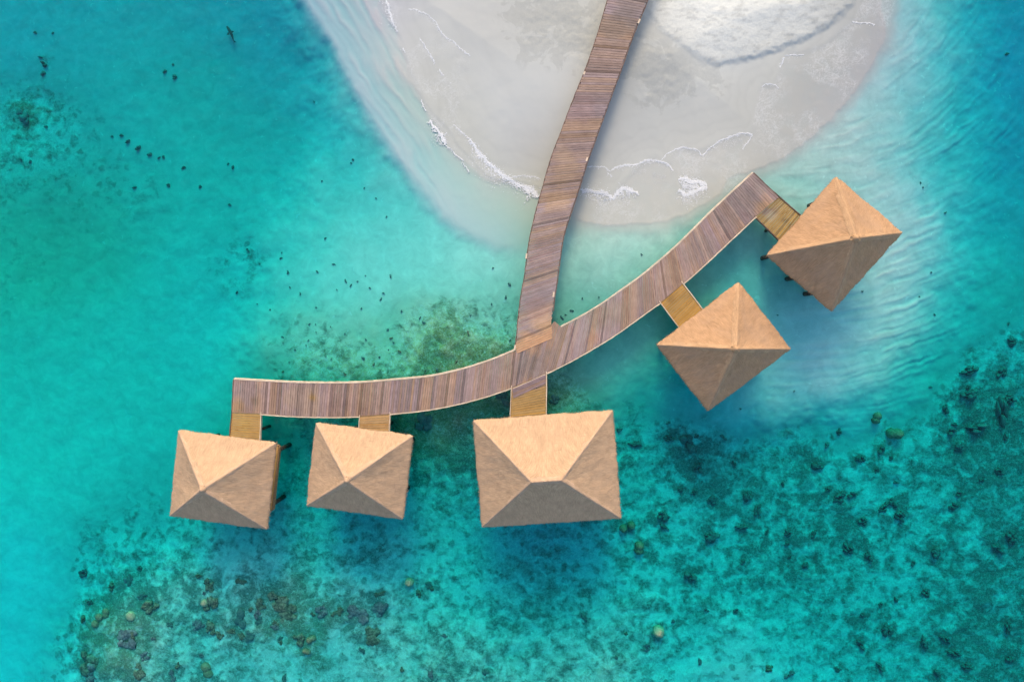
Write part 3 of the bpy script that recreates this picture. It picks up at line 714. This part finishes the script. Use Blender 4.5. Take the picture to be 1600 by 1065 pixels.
# join the stretches into one decking mesh
bm = bmesh.new()
names = ("tint", "st")
vv, ff, tt, ss = [], [], [], []
for o in mbs:
    m = o.data; n0 = len(vv); vv += [tuple(v.co) for v in m.vertices]; ff += [tuple(i+n0 for i in pl.vertices) for pl in m.polygons]
    tt += [tuple(a.color)[:3] for a in m.attributes["tint"].data]; ss += [tuple(a.vector) for a in m.attributes["st"].data]
    bpy.data.objects.remove(o)
bm.free()
mb = MB(); mb.add(vv, ff, tt, ss); kid(mb.build("deck_planks", M_DECK, None), arc)
kid(edge_beam("edge_beam", P3(AUa), ZD+.012, .115, .26, M_TRIM, None, -1), arc)
kid(edge_beam("edge_beam", P3(AUb), ZD+.012, .10, .26, M_TRIM, None, -1), arc)
for seg2 in (((406,646),(445,649),(484,650.5),(520,651),(562,650)), ((609,646),(662.5,640.5),(709,632),(756,620),(799,605.5)),
             ((853,583),(891.6,564),(935,539),(966,519.5),(1000,495),(1032,472.2)), ((1067.6,442.5),(1093,420.5),(1135,381),(1181,338))):
    kid(edge_beam("edge_beam", P3(smooth_line(list(seg2), 3)), ZD+.012, .08, .24, M_TRIM, None, 1), arc)
kid(edge_beam("edge_beam", P3([(365.5,593),(362.5,644.5)]), ZD+.010, .06, .24, M_EDGE, None, 1), arc)
kid(edge_beam("edge_beam", P3([(1177,270.5),(1200,293),(1217,308)]), ZD+.010, .07, .24, M_EDGE, None, -1), arc)
A, la = resample(P3(UP), 18); B, lb = resample(P3(ALs), 18)
for i in range(19):
    a, bb = A[i], B[i]
    for s in (.12, .88):
        q = a.lerp(bb, s); kid(pile(q.x, q.y, ZD-.25, .12, None), arc)
    mb = MB(); c = a.lerp(bb, .5); mb.box((c.x, c.y, ZD-.17), ((bb-a).length*.92, .14, .2), math.atan2((bb-a).y, (bb-a).x), (.7, .7, .7))
    kid(mb.build("joist", M_EDGE, None), arc)

# ---- the five short footbridges (photo quads: near-left, near-right at the walkway, far-right, far-left)
BR = [
 ("yellow plank footbridge at the left end of the curved walkway", [(363,642),(407,643),(404,704),(357.5,700)], (1,1,1), None),
 ("short yellowish footbridge to the small square-roofed pavilion second from left", [(562.6,648),(608.5,643.5),(606,690),(560.5,686)], (1.0,.98,1.15), None),
 ("wide yellow footbridge with a dark board strip leading to the largest pavilion", [(800,602),(853,580),(852.5,668),(797,668)], (1,1,1), ((825,604,32),)),
 ("mustard footbridge to the pavilion below the walkway's right arm", [(1031,470),(1064,440),(1108,498),(1076,530)], (.98,.92,.78), None),
 ("streaky grey and yellow footbridge at the walkway's top right end", [(1179,336.5),(1214,305.5),(1258,343.5),(1228,384)], (.95,1.0,1.05), None),
]
for k, (lab, q, tint, strip) in enumerate(BR):
    c = at(sum(x for x, y in q)/4, sum(y for x, y in q)/4, 0)
    e = empty("footbridge", c); tag(e, lab, "footbridge", "short footbridges to the pavilions")
    L = P3([q[0], q[3]]); R = P3([q[1], q[2]])
    st = []
    if k == 2: st = [(808,612,10,(.85,.95,1.9),.85),(822,606,10,(.8,.9,1.8),.9),(836,600,10,(.8,.9,1.8),.9),(848,594,10,(.85,.95,1.8),.9)]
    if k == 4: st = [(1196,330,7,(.62,.72,1.9),.8),(1204,338,8,(1.1,1.5,3.2),.6),(1212,330,7,(.7,.75,1.5),.7),(1226,345,5,(.45,.45,.6),.8),(1233,352,5,(.4,.42,.6),.6)]
    if k == 0: st = [(383,664,10,(.9,.95,.75),.5)]
    if k == 3: st = [(1048,468,7,(.55,.5,.5),.6)]
    kid(planks("deck_planks", L, R, ZD-.022, M_YEL, None, st, width=.15, jit=.0, var=.07 if k != 4 else .2, dark=.05 if k != 4 else .5, tint0=tint), e)
    kid(edge_beam("edge_beam", L, ZD+.01, .06, .2, M_TRIM if k in (1, 2) else M_EDGE if k in (0, 4) else M_TRIM, None, 1), e)
    kid(edge_beam("edge_beam", R, ZD+.01, .07, .2, M_TRIM if k != 4 else M_EDGE, None, -1), e)
    if k == 2:      # strip of grey boards along the walkway's edge
        kid(planks("threshold_boards", P3([(800.5,606.5),(802,622)]), P3([(852.5,584),(852.5,599)]), ZD-.004, M_DECK, None, (), width=.15, jit=0, var=.08, dark=0, tint0=(.86,.86,.98)), e)
        kid(edge_beam("threshold_trim", P3([(801,606),(852,583.6)]), ZD+.006, .05, .05, M_TRIM, None, 1), e)
    for s in (.5,):
        for (U, f) in ((L, .12), (R, .12)):
            O = R if U is L else L
            qq = U[0].lerp(U[1], s).lerp(O[0].lerp(O[1], s), f); kid(pile(qq.x, qq.y, ZD-.25, .1, None), e)

# ------------------------------------------------------------------ thatched pavilions
def thatch(name, c1, c2, c3):
    t = NT(name); st = t.attr("st", 'v'); tint = t.attr("tint", True); op = t.objpos()
    s1 = t.noise(t.vmul(st, (26, 2.2, 1)), 1.0, 5, .65, .25); s2 = t.noise(t.vmul(st, (60, 6, 1)), 1.0, 3, .6, .2)
    big = t.noise(op, .55, 5, .6, .6); mid = t.noise(t.vmul(st, (3.2, 1.4, 1)), 1.0, 5, .65, .4); crs = t.noise(t.vmul(st, (1.3, 9, 1)), 1.0, 4, .6)
    c = t.mix(t.ramp(s1, .32, .68), c1, c2)
    c = t.mix(t.math('MULTIPLY', t.ramp(big, .42, .66), .5), c, c3)
    v = t.math('ADD', .70, t.math('MULTIPLY', mid, .60)); c = t.mix(1.0, c, t.n('ShaderNodeCombineColor', Red=v, Green=v, Blue=v).outputs[0], 'MULTIPLY')
    c = t.mix(t.math('MULTIPLY', t.ramp(s2, .56, .74), .50), c, (.20, .13, .08))
    c = t.mix(t.math('MULTIPLY', t.ramp(crs, .60, .74), .38), c, (.22, .145, .10))
    c = t.mix(1.0, c, tint, 'MULTIPLY')
    h = t.math('ADD', s1, t.math('ADD', t.math('MULTIPLY', s2, .4), t.math('MULTIPLY', mid, 1.2)))
    t.pbsdf(c, .95, t.bump(h, .55, .045), .08); return t.m
M_TH = thatch("dry palm thatch", (.45, .288, .172), (.59, .392, .245), (.53, .345, .215))
M_TH2 = thatch("golden palm thatch", (.41, .24, .13), (.53, .318, .178), (.45, .285, .18))
M_CAP = thatch("pale ridge thatch", (.46, .30, .19), (.60, .405, .27), (.53, .36, .24))
M_CAP2 = thatch("pale golden ridge thatch", (.43, .26, .145), (.56, .35, .20), (.47, .30, .19))
t = NT("thatch underside"); t.pbsdf((.20, .12, .07), .95); M_UND = t.m

def nz(x, y, z): return mnoise.noise(Vector((x, y, z)))
def roof(hx, hy, rise, rl, root, mat, cap, seed):
    """hipped thatch; eave at local z=0; ridge half length rl along x"""
    C = [Vector((-hx, hy, 0)), Vector((hx, hy, 0)), Vector((hx, -hy, 0)), Vector((-hx, -hy, 0))]
    T0 = Vector((-rl, 0, rise)); T1 = Vector((rl, 0, rise))
    faces = [(C[0], C[1], T0, T1), (C[1], C[2], T1, T1), (C[2], C[3], T1, T0), (C[3], C[0], T0, T0)]
    mb = MB(); N, M = 56, 34
    def eave_off(s, fi):
        return .06*nz(s*1.3, fi*7.7+seed, 0)+.05*nz(s*7, fi*3.1+seed, 5)
    for fi, (a, b2, ta, tb) in enumerate(faces):
        nrm = (b2-a).cross(ta-a)
        if nrm.z < 0: nrm = -nrm
        nrm.normalize(); out = Vector((nrm.x, nrm.y, 0)).normalized()
        L = (b2-a).length; S = ((ta+tb)/2-(a+b2)/2).length
        vs = []; cs = []; st = []
        for j in range(M+1):
            v = j/M
            for i in range(N+1):
                u = i/N
                q = a.lerp(b2, u).lerp(ta.lerp(tb, u), v)
                lx = (u-.5)*L*(1-v)+(0 if fi % 2 else 0)
                edge = min(u, 1-u)*2
                k = min(1, edge*8)
                disp = (.030*nz(q.x*.7+seed, q.y*.7, fi)+.020*nz(q.x*2.2, q.y*2.2+seed, fi)+.014*nz(q.x*6, q.y*6, seed))*k
                disp -= .10*math.sin(math.pi*v)*math.sin(math.pi*u)      # slight sag
                q = q+nrm*disp
                if j == 0: q = q+out*eave_off(lx, fi)*k
                e = Vector((q.x, q.y, q.z)); vs.append(e)
                w = 1+.06*nz(q.x*.9, q.y*.9+seed, 9)
                cs.append((w, w, w)); st.append((lx+fi*13.7+seed, v*S, fi))
        fs = [(j*(N+1)+i, j*(N+1)+i+1, (j+1)*(N+1)+i+1, (j+1)*(N+1)+i) for j in range(M) for i in range(N)]
        # eave lip: rounded shoulder and ragged drop
        base = len(vs)
        for i in range(N+1):
            q = vs[i]; k = min(1, min(i, N-i)/N*16)
            r1 = q+out*.05*k+Vector((0, 0, -.09)); r2 = q+out*(-.02)*k+Vector((0, 0, -.22+.05*nz(q.x*9, q.y*9, seed))); r3 = q-out*.35+Vector((0, 0, -.12))
            for r in (r1, r2, r3): vs.append(r); cs.append((.92, .92, .92)); st.append((st[i][0], -.2, fi))
        for i in range(N):
            o = base+i*3; fs += [(i+1, i, o, o+3), (o+3, o, o+1, o+4), (o+4, o+1, o+2, o+5)]
        # loose straws along the eave
        mb.add(vs, fs, cs, st)
        for _ in range(int(L*26)):
            u = random.random(); q = a.lerp(b2, u)+out*.02; s = random.uniform(.04, .14); w = random.uniform(.012, .03)
            al = (b2-a).normalized(); dd = (out+al*random.uniform(-.5, .5)+Vector((0, 0, random.uniform(-.9, .1)))).normalized()
            q = q+Vector((0, 0, random.uniform(-.18, -.02))); x = random.uniform(.7, 1.15)
            mb.add([q-al*w-out*.1, q+al*w-out*.1, q+dd*s], [(0, 1, 2)], (x, x, x), [(u*40, 0, fi)]*3)
    o = mb.build("roof", mat, root, True)
    # hip caps
    lines = [(C[0], T0), (C[1], T1), (C[2], T1), (C[3], T0)]
    if rl > .1: lines.append((T0, T1))
    for li, (p0, p1) in enumerate(lines):
        n = 46; D2 = (p1-p0); hor = Vector((D2.x, D2.y, 0)).normalized(); side = Vector((-hor.y, hor.x, 0)); upv = side.cross(D2.normalized())
        if upv.z < 0: upv = -upv
        m2 = MB(); vs = []; cs = []; st = []
        K = 9
        for i in range(n+1):
            f = i/n*(1.0 if li == 4 else 1.0); q = p0.lerp(p1, f)
            W = (.24+.05*nz(f*9, li*5+seed, 1)+.03*nz(f*31, li+seed, 2))*(.75 if i == 0 else 1); hgt = .024+.02*nz(f*11, li*3+seed, 7)
            for k2 in range(K):
                an = (k2/(K-1)-.5)*2
                z = hgt*(1-an*an)-.055*abs(an)-(.16*abs(an) if li < 4 else .16*abs(an))*.9
                j = .015*nz(q.x*8+k2, q.y*8, seed)
                r = q+side*an*W+upv*(z+j); vs.append(r); x = 1+.08*nz(f*8, k2*.5, seed)-.10*(abs(an) > .8); cs.append((x, x, x)); st.append((an*W*1.0+li*9+seed, f*D2.length, 0))
        fs = [(i*K+k2, i*K+k2+1, (i+1)*K+k2+1, (i+1)*K+k2) for i in range(n) for k2 in range(K-1)]
        m2.add(vs, fs, cs, st); h = m2.build("hip_cap" if li < 4 else "ridge_cap", cap, o, True)
        bm = bmesh.new(); bm.from_mesh(h.data); bmesh.ops.recalc_face_normals(bm, faces=bm.faces)
        if sum(f.normal.z for f in bm.faces) < 0: bmesh.ops.reverse_faces(bm, faces=bm.faces)
        bm.to_mesh(h.data); bm.free()
    # rounded knob of straw at the top
    if rl < .1:
        m3 = MB(); m3.tube([(0, 0, rise-.25), (0, 0, rise-.05), (0, 0, rise+.05), (0, 0, rise+.10)], [.22, .16, .09, .03], 14, jit=.10); m3.build("apex_knot", cap, o, True)
    # ceiling boards under the thatch
    m4 = MB(); i = .3
    m4.add([(-hx+i, -hy+i, -.10), (hx-i, -hy+i, -.10), (hx-i, hy-i, -.10), (-hx+i, hy-i, -.10), (-rl, 0, rise-.35), (rl, 0, rise-.35)],
           [(0, 1, 5, 4), (1, 2, 5), (2, 3, 4, 5), (3, 0, 4)]); m4.build("ceiling", M_UND, o)
    return o

ZE = 3.05
HUTS = [
 ("thatched pavilion at the far left end of the curved walkway, tan square roof", [(279,673),(431.5,692.5),(416,824.5),(264.6,807)], 0, 2.55, .0, M_TH, M_CAP),
 ("thatched pavilion second from left, standing alone between its wider-spaced neighbours", [(495,662),(644.5,680.5),(629,809.6),(478,790)], 0, 2.6, .0, M_TH, M_CAP),
 ("largest thatched pavilion with a short flat ridge, below the jetty junction", [(741,657.5),(957.5,641.5),(969.4,807.5),(752.4,825)], 0, 3.0, 1, M_TH, M_CAP),
 ("golden thatched pavilion turned diagonally under the walkway's right arm", [(1155.4,440),(1234,546),(1107,640.7),(1026.6,540)], 0, 2.85, .0, M_TH2, M_CAP2),
 ("golden thatched pavilion at the far right, off the walkway's top end", [(1307,275.6),(1408.8,363.5),(1300.5,486),(1199.5,399)], 0, 2.95, .0, M_TH2, M_CAP2),
]
for k, (lab, q, _, rise, ridge, mt, cp) in enumerate(HUTS):
    P = [at(x, y, ZE) for x, y in q]; c = sum(P, Vector())/4
    ux = ((P[1]-P[0])+(P[2]-P[3])); ang = math.atan2(ux.y, ux.x)
    uy = ((P[0]-P[3])+(P[1]-P[2])); ang2 = math.atan2(uy.y, uy.x)-math.pi/2
    ang = (ang+ang2)/2
    hx = ux.length/4; hy = uy.length/4
    e = empty("thatched_pavilion", (c.x, c.y, 0), ang); tag(e, lab, "pavilion", "thatched pavilions over the lagoon")
    rl = .82 if ridge else 0.0
    r = roof(hx, hy, rise, rl, e, mt, cp, 3.1+k*5.3); r.location = (0, 0, ZE)
    ix, iy = hx-.52, hy-.62
    # platform of planks
    dk = planks("deck_platform", [Vector((-ix, iy, 0)), Vector((ix, iy, 0))], [Vector((-ix, -iy, 0)), Vector((ix, -iy, 0))], ZD, M_YEL, e, (), width=.16, jit=0, var=.07)
    for (L2, s) in (([(-ix, iy), (ix, iy)], -1), ([(ix, iy), (ix, -iy)], -1), ([(ix, -iy), (-ix, -iy)], -1), ([(-ix, -iy), (-ix, iy)], -1)):
        edge_beam("deck_rim", [Vector((x, y, 0)) for x, y in L2], ZD-.008, .08, .28, M_POST, e, s, 0)
    R2 = Matrix.Rotation(ang, 2)
    for sx in (-1, 0, 1):
        for sy in (-1, 0, 1):
            if (sx == 0 or sy == 0) and not ((ridge or (k >= 3 and sy < 0)) and sx == 0 and sy): continue
            x, y = (sx*(ix-.10), sy*(iy*.86 if sx else iy-.1)) if k < 3 else ((sx*(ix+.06) if sx < 1 else ix-.5), (-iy-.06 if sy < 0 else iy-.5)); w = R2 @ Vector((x, y))
            pile(x, y, ZD-.3, .14, e, (c.x+w.x, c.y+w.y))
            if sx and sy:
                m5 = MB(); m5.tube([(x*.95, y*.95, ZD), (x*.95, y*.95, ZE+.35)], [.09, .085], 10); m5.build("post", M_POST, e, True)
    for sy in (-1, 1):
        m5 = MB(); m5.box((0, sy*iy*.95, ZE-.02), (2*ix, .12, .18)); m5.build("beam", M_POST, e)
    # back screen of boards on the seaward side
    m5 = MB()
    for i in range(int(2*ix/.2)):
        x = -ix+.1+i*.2; m5.box((x, -iy*.95, ZD+.55), (.17, .04, 1.1), 0, (1, 1, 1))
    m5.build("board_screen", M_POST, e)

# ------------------------------------------------------------------ foam
t = NT("sea foam"); nn = t.noise(t.pos(), 14, 4, .6); c = t.mix(t.ramp(nn, .3, .7), (.66, .66, .65), (.84, .84, .83)); t.pbsdf(c, .7, None, .2); M_FOAM = t.m
dome = [(0, 0, 1)]+[(math.cos(a)*.72, math.sin(a)*.72, .68) for a in np.arange(6)*math.pi/3]+[(math.cos(a+.5), math.sin(a+.5), -.3) for a in np.arange(6)*math.pi/3]
dome_f = [(0, 1+i, 1+(i+1) % 6) for i in range(6)]+[(1+i, 7+i, 1+(i+1) % 6) for i in range(6)]+[(1+(i+1) % 6, 7+i, 7+(i+1) % 6) for i in range(6)]
def foam(pts, w0, w1, dens, r0, r1, seed, mb, gap=.0, hgt=.45):
    """lacy froth: a broken crest of tiny flat flecks, thinning out behind it"""
    P, L = resample(P3(smooth_line(pts, 5), 0), max(8, len(pts)*6)); n = len(P)
    for _ in range(int(L*dens*7)):
        f = random.random(); i = min(int(f*(n-1)), n-2); q = P[i].lerp(P[i+1], f*(n-1)-i)
        if nz(f*L*1.1, seed, 0)*.5+.5 < gap: continue
        tg = (P[i+1]-P[i]).normalized(); nr = Vector((tg.y, -tg.x, 0))
        w = (w0+(w1-w0)*(.5+.9*nz(f*L*.9, seed, 3)))*max(.25, math.sin(math.pi*min(max(f, .03), .97))**.4)
        w = max(.012, w)*1.5
        off = (random.gauss(0, .22) if random.random() < .5 else random.expovariate(1.5)*random.choice((1, 1, 1, -.4)))*w
        q = q+nr*(off+.10*nz(f*L*1.7, seed, 8)+.05*nz(f*L*6, seed, 8)); lace = nz(q.x*5, q.y*5, seed)
        if abs(off) > .25*w and abs(lace) > .16+.12*random.random(): continue
        r = random.uniform(r0, r1)*random.uniform(.18, .5); a0 = random.random()*6; s1 = random.uniform(.6, 1.5)
        zz = max(.010, ground_z(q.x, q.y)+.004); ca, sa = math.cos(a0), math.sin(a0)
        mb.add([(q.x+(x*ca*s1-y*sa)*r, q.y+(x*sa*s1+y*ca)*r, zz+max(z, 0)*r*hgt*.5) for x, y, z in dome], dome_f)
mb = MB()
thin = dict(w0=.03, w1=.07, dens=70, r0=.022, r1=.045)
foam([(917,261.7),(941,261),(955,267)], seed=1, mb=mb, **thin)
foam([(955,267),(972,259),(1001,255.6),(1014,249),(1030,252.5),(1043,256),(1052,267)], .05, .11, 110, .025, .05, 2, mb)
foam([(1034,250),(1045.7,238),(1061.5,232),(1082,231.5),(1091.6,237),(1095.6,243)], .04, .09, 95, .022, .045, 3, mb)
foam([(1095.6,243),(1109,231.5),(1127,219.7),(1150.7,210.5),(1164,208),(1175.6,210)], .05, .10, 110, .025, .05, 4, mb)
foam([(1175,210),(1169,221),(1161,234)], seed=5, mb=mb, gap=.35, **thin)
foam([(1060,281),(1072,280),(1083,284),(1093,284),(1104,290)], .22, .34, 330, .03, .07, 6, mb, hgt=.7)
foam([(1060,297),(1072,304),(1084,300),(1094,296),(1104,291)], .12, .30, 260, .03, .065, 7, mb, .15, hgt=.7)
foam([(1066,290),(1090,292)], .25, .35, 120, .025, .05, 8, mb, .3)
foam([(907,296),(925,299),(943,302),(951,305),(959,312)], .14, .30, 300, .03, .065, 9, mb, hgt=.7)
foam([(959,309),(965,300),(971,296),(988,297),(998,305)], .13, .30, 280, .03, .065, 10, mb, hgt=.7)
foam([(940,262),(955,275),(968,288)], seed=11, mb=mb, gap=.5, **thin)
foam([(818,296),(826,295),(834,299),(841,308)], .15, .30, 300, .03, .07, 12, mb)
foam([(671.6,188),(677,197),(683,203),(690,213),(696,226)], .10, .26, 260, .03, .065, 13, mb, hgt=.7)
foam([(690,213),(699,208)], .03, .08, 60, .02, .04, 14, mb, .3)
foam([(696,226),(705,233),(714,243),(724,252)], seed=15, mb=mb, gap=.3, **thin)
foam([(724,252),(730,262),(736,272)], seed=15.5, mb=mb, gap=.45, **thin)
foam([(735,218),(743,230),(750,240),(760,252),(773,263),(787,275),(803,285),(820,292),(838,302)], .12, .30, 260, .028, .06, 16, mb, .1, hgt=.6)
foam([(709,195),(722,207),(735,218)], .03, .08, 60, .02, .045, 17, mb, .3)
foam([(602,-10),(606,10),(612,30),(617,40),(621,50)], .07, .18, 170, .025, .055, 18, mb, .1)
foam([(621,50),(630,75),(640,110),(656,150),(671,187)], seed=19, mb=mb, gap=.55, **thin)
foam([(638,15),(649,16),(660,19),(670,26),(679,34),(687,46),(694,56),(713,71),(735,90)], seed=20, mb=mb, gap=.25, **thin)
foam([(656,60),(668,78),(679,98),(692,116),(705,131)], seed=21, mb=mb, gap=.45, **thin)
foam([(800,275),(822,275),(845,280)], .05, .12, 60, .02, .04, 22, mb, .35)
foam([(1332,34),(1345,36),(1367,38)], seed=23, mb=mb, gap=.2, **thin)
foam([(1226,87),(1240,86),(1256,86)], seed=24, mb=mb, gap=.2, **thin)
foam([(1190,136),(1198,131),(1208,133),(1222,141)], seed=25, mb=mb, gap=.25, **thin)
foam([(1226,87),(1218,110),(1210,134)], seed=26, mb=mb, gap=.6, **thin)
foam([(1190,136),(1185,156),(1178,180),(1172,203)], seed=27, mb=mb, gap=.6, **thin)
foam([(1020,272),(1040,276)], .3, .6, 60, .015, .03, 28, mb, .4)
foam([(985,268),(1010,268)], .3, .6, 50, .015, .03, 29, mb, .4)
foam([(1115,232),(1140,225),(1160,219)], .3, .6, 70, .015, .03, 30, mb, .4)
fo = mb.build("sea_foam", M_FOAM, None, True); tag(fo, "white foam lines left by small waves along the beach edge", "foam", kind='stuff')

# ------------------------------------------------------------------ corals
def coral_mat(name, c1, c2, c3):
    t = NT(name); p = t.objpos(); n = t.noise(p, 5, 4, .65); n2 = t.noise(p, 1.7, 3, .6)
    c = t.mix(t.ramp(n, .38, .62), c1, c2); c = t.mix(t.math('MULTIPLY', t.ramp(n2, .5, .7), .7), c, c3); t.pbsdf(c, .9, t.bump(n, .6, .08), .1); return t.m
CM = {'brown': coral_mat("brown coral", (.07, .07, .055), (.25, .20, .14), (.36, .30, .21)),
      'dark': coral_mat("dark coral", (.06, .115, .11), (.11, .18, .165), (.17, .23, .19)),
      'tan': coral_mat("tan coral", (.42, .30, .19), (.52, .40, .26), (.45, .40, .22)),
      'soft': coral_mat("silty coral", (.11, .19, .18), (.15, .24, .22), (.20, .28, .24)),
      'olive': coral_mat("olive coral", (.17, .15, .09), (.25, .225, .14), (.31, .28, .18)),
      'purple': coral_mat("mauve coral", (.10, .09, .10), (.24, .20, .21), (.32, .28, .26))}
def coral_mesh(seed, lobes, rough):
    bm = bmesh.new(); r = random.Random(seed)
    for i in range(lobes):
        a = r.uniform(0, 6.28); dd = r.uniform(.1, .72) if lobes > 1 else 0; s = r.uniform(.18, .42) if lobes > 2 else .55 if lobes > 1 else .9
        g = bmesh.ops.create_icosphere(bm, subdivisions=3 if lobes < 4 else 2, radius=s)
        off = Vector((math.cos(a)*dd, math.sin(a)*dd, r.uniform(0, .25)))
        for v in g['verts']:
            k = 1+rough*mnoise.noise(v.co*4.5/s*.5+Vector((seed*3, i*5, 0)))+rough*.6*mnoise.noise(v.co*9+Vector((i, seed, 0)))
            v.co = v.co*k; v.co.z *= .75; v.co += off
    for v in bm.verts: v.co.z = max(v.co.z, -.25)
    m = bpy.data.meshes.new("coral"); bm.to_mesh(m); bm.free()
    m.polygons.foreach_set("use_smooth", [True]*len(m.polygons)); return m
PROTO = {}
def coral(px, py, r, kind, top, label, group=None, ax=1.0, rot=None, name="coral_head", flat=1.0):
    """r = radius in photo px; top = depth of its crown below the surface"""
    g = at(px, py, 0); R = r/24.0
    v = random.randrange(4); lob = {'tan': 1, 'olive': 2, 'brown': 9, 'purple': 11, 'dark': 9, 'soft': 5}[kind]
    key = (kind, v)
    if key not in PROTO: PROTO[key] = coral_mesh(v*7+len(PROTO), lob, .22 if lob < 3 else .75)
    me0 = PROTO[key]
    gz = ground_z(g.x, g.y); top /= 2.5
    o = bpy.data.objects.new(name, me0 if not me0.materials or me0.materials[0] == CM[kind] else me0.copy())
    if not me0.materials: me0.materials.append(CM[kind])
    COL.objects.link(o)
    zt = max(min(-top, gz+R*.9), gz+.10)
    o.location = (g.x, g.y, gz); o.scale = (R*ax, R/ax, max(.12, (zt-gz)/.5))
    o.rotation_euler = (0, 0, rot if rot is not None else random.uniform(0, 6.28))
    tag(o, label, "coral", group); return o

for a in CORALS: coral(*a)

# slender dark fish near the upper left
g = at(352, 46, 0); fish = MB(); pts = []; rad = []
for i in range(13):
    f = i/12; pts.append(((f-.5)*1.05, .05*math.sin(f*3.2), .0)); rad.append(.11*math.sin(math.pi*min(.98, f*.86+.10))**.8*(1-.55*f)+.012)
fish.tube(pts, rad, 12)
fish.add([(.50, .02, 0), (.72, .15, .03), (.62, 0, 0), (.74, -.12, -.03)], [(0, 1, 2), (0, 2, 3)])
fish.add([(-.18, .07, 0), (-.05, .30, -.02), (.04, .07, 0)], [(0, 1, 2)]); fish.add([(-.18, -.07, 0), (-.05, -.26, -.02), (.04, -.07, 0)], [(0, 1, 2)])
fish.add([(-.1, 0, .07), (.05, 0, .2), (.08, 0, .06)], [(0, 1, 2)])
t = NT("fish skin"); t.pbsdf((.02, .045, .05), .5); fo = fish.build("fish", t.m, None, True)
fo.location = (g.x, g.y, -.7); fo.rotation_euler = (0, 0, math.radians(-65)); tag(fo, "slender dark fish swimming alone in open water at upper left", "fish")
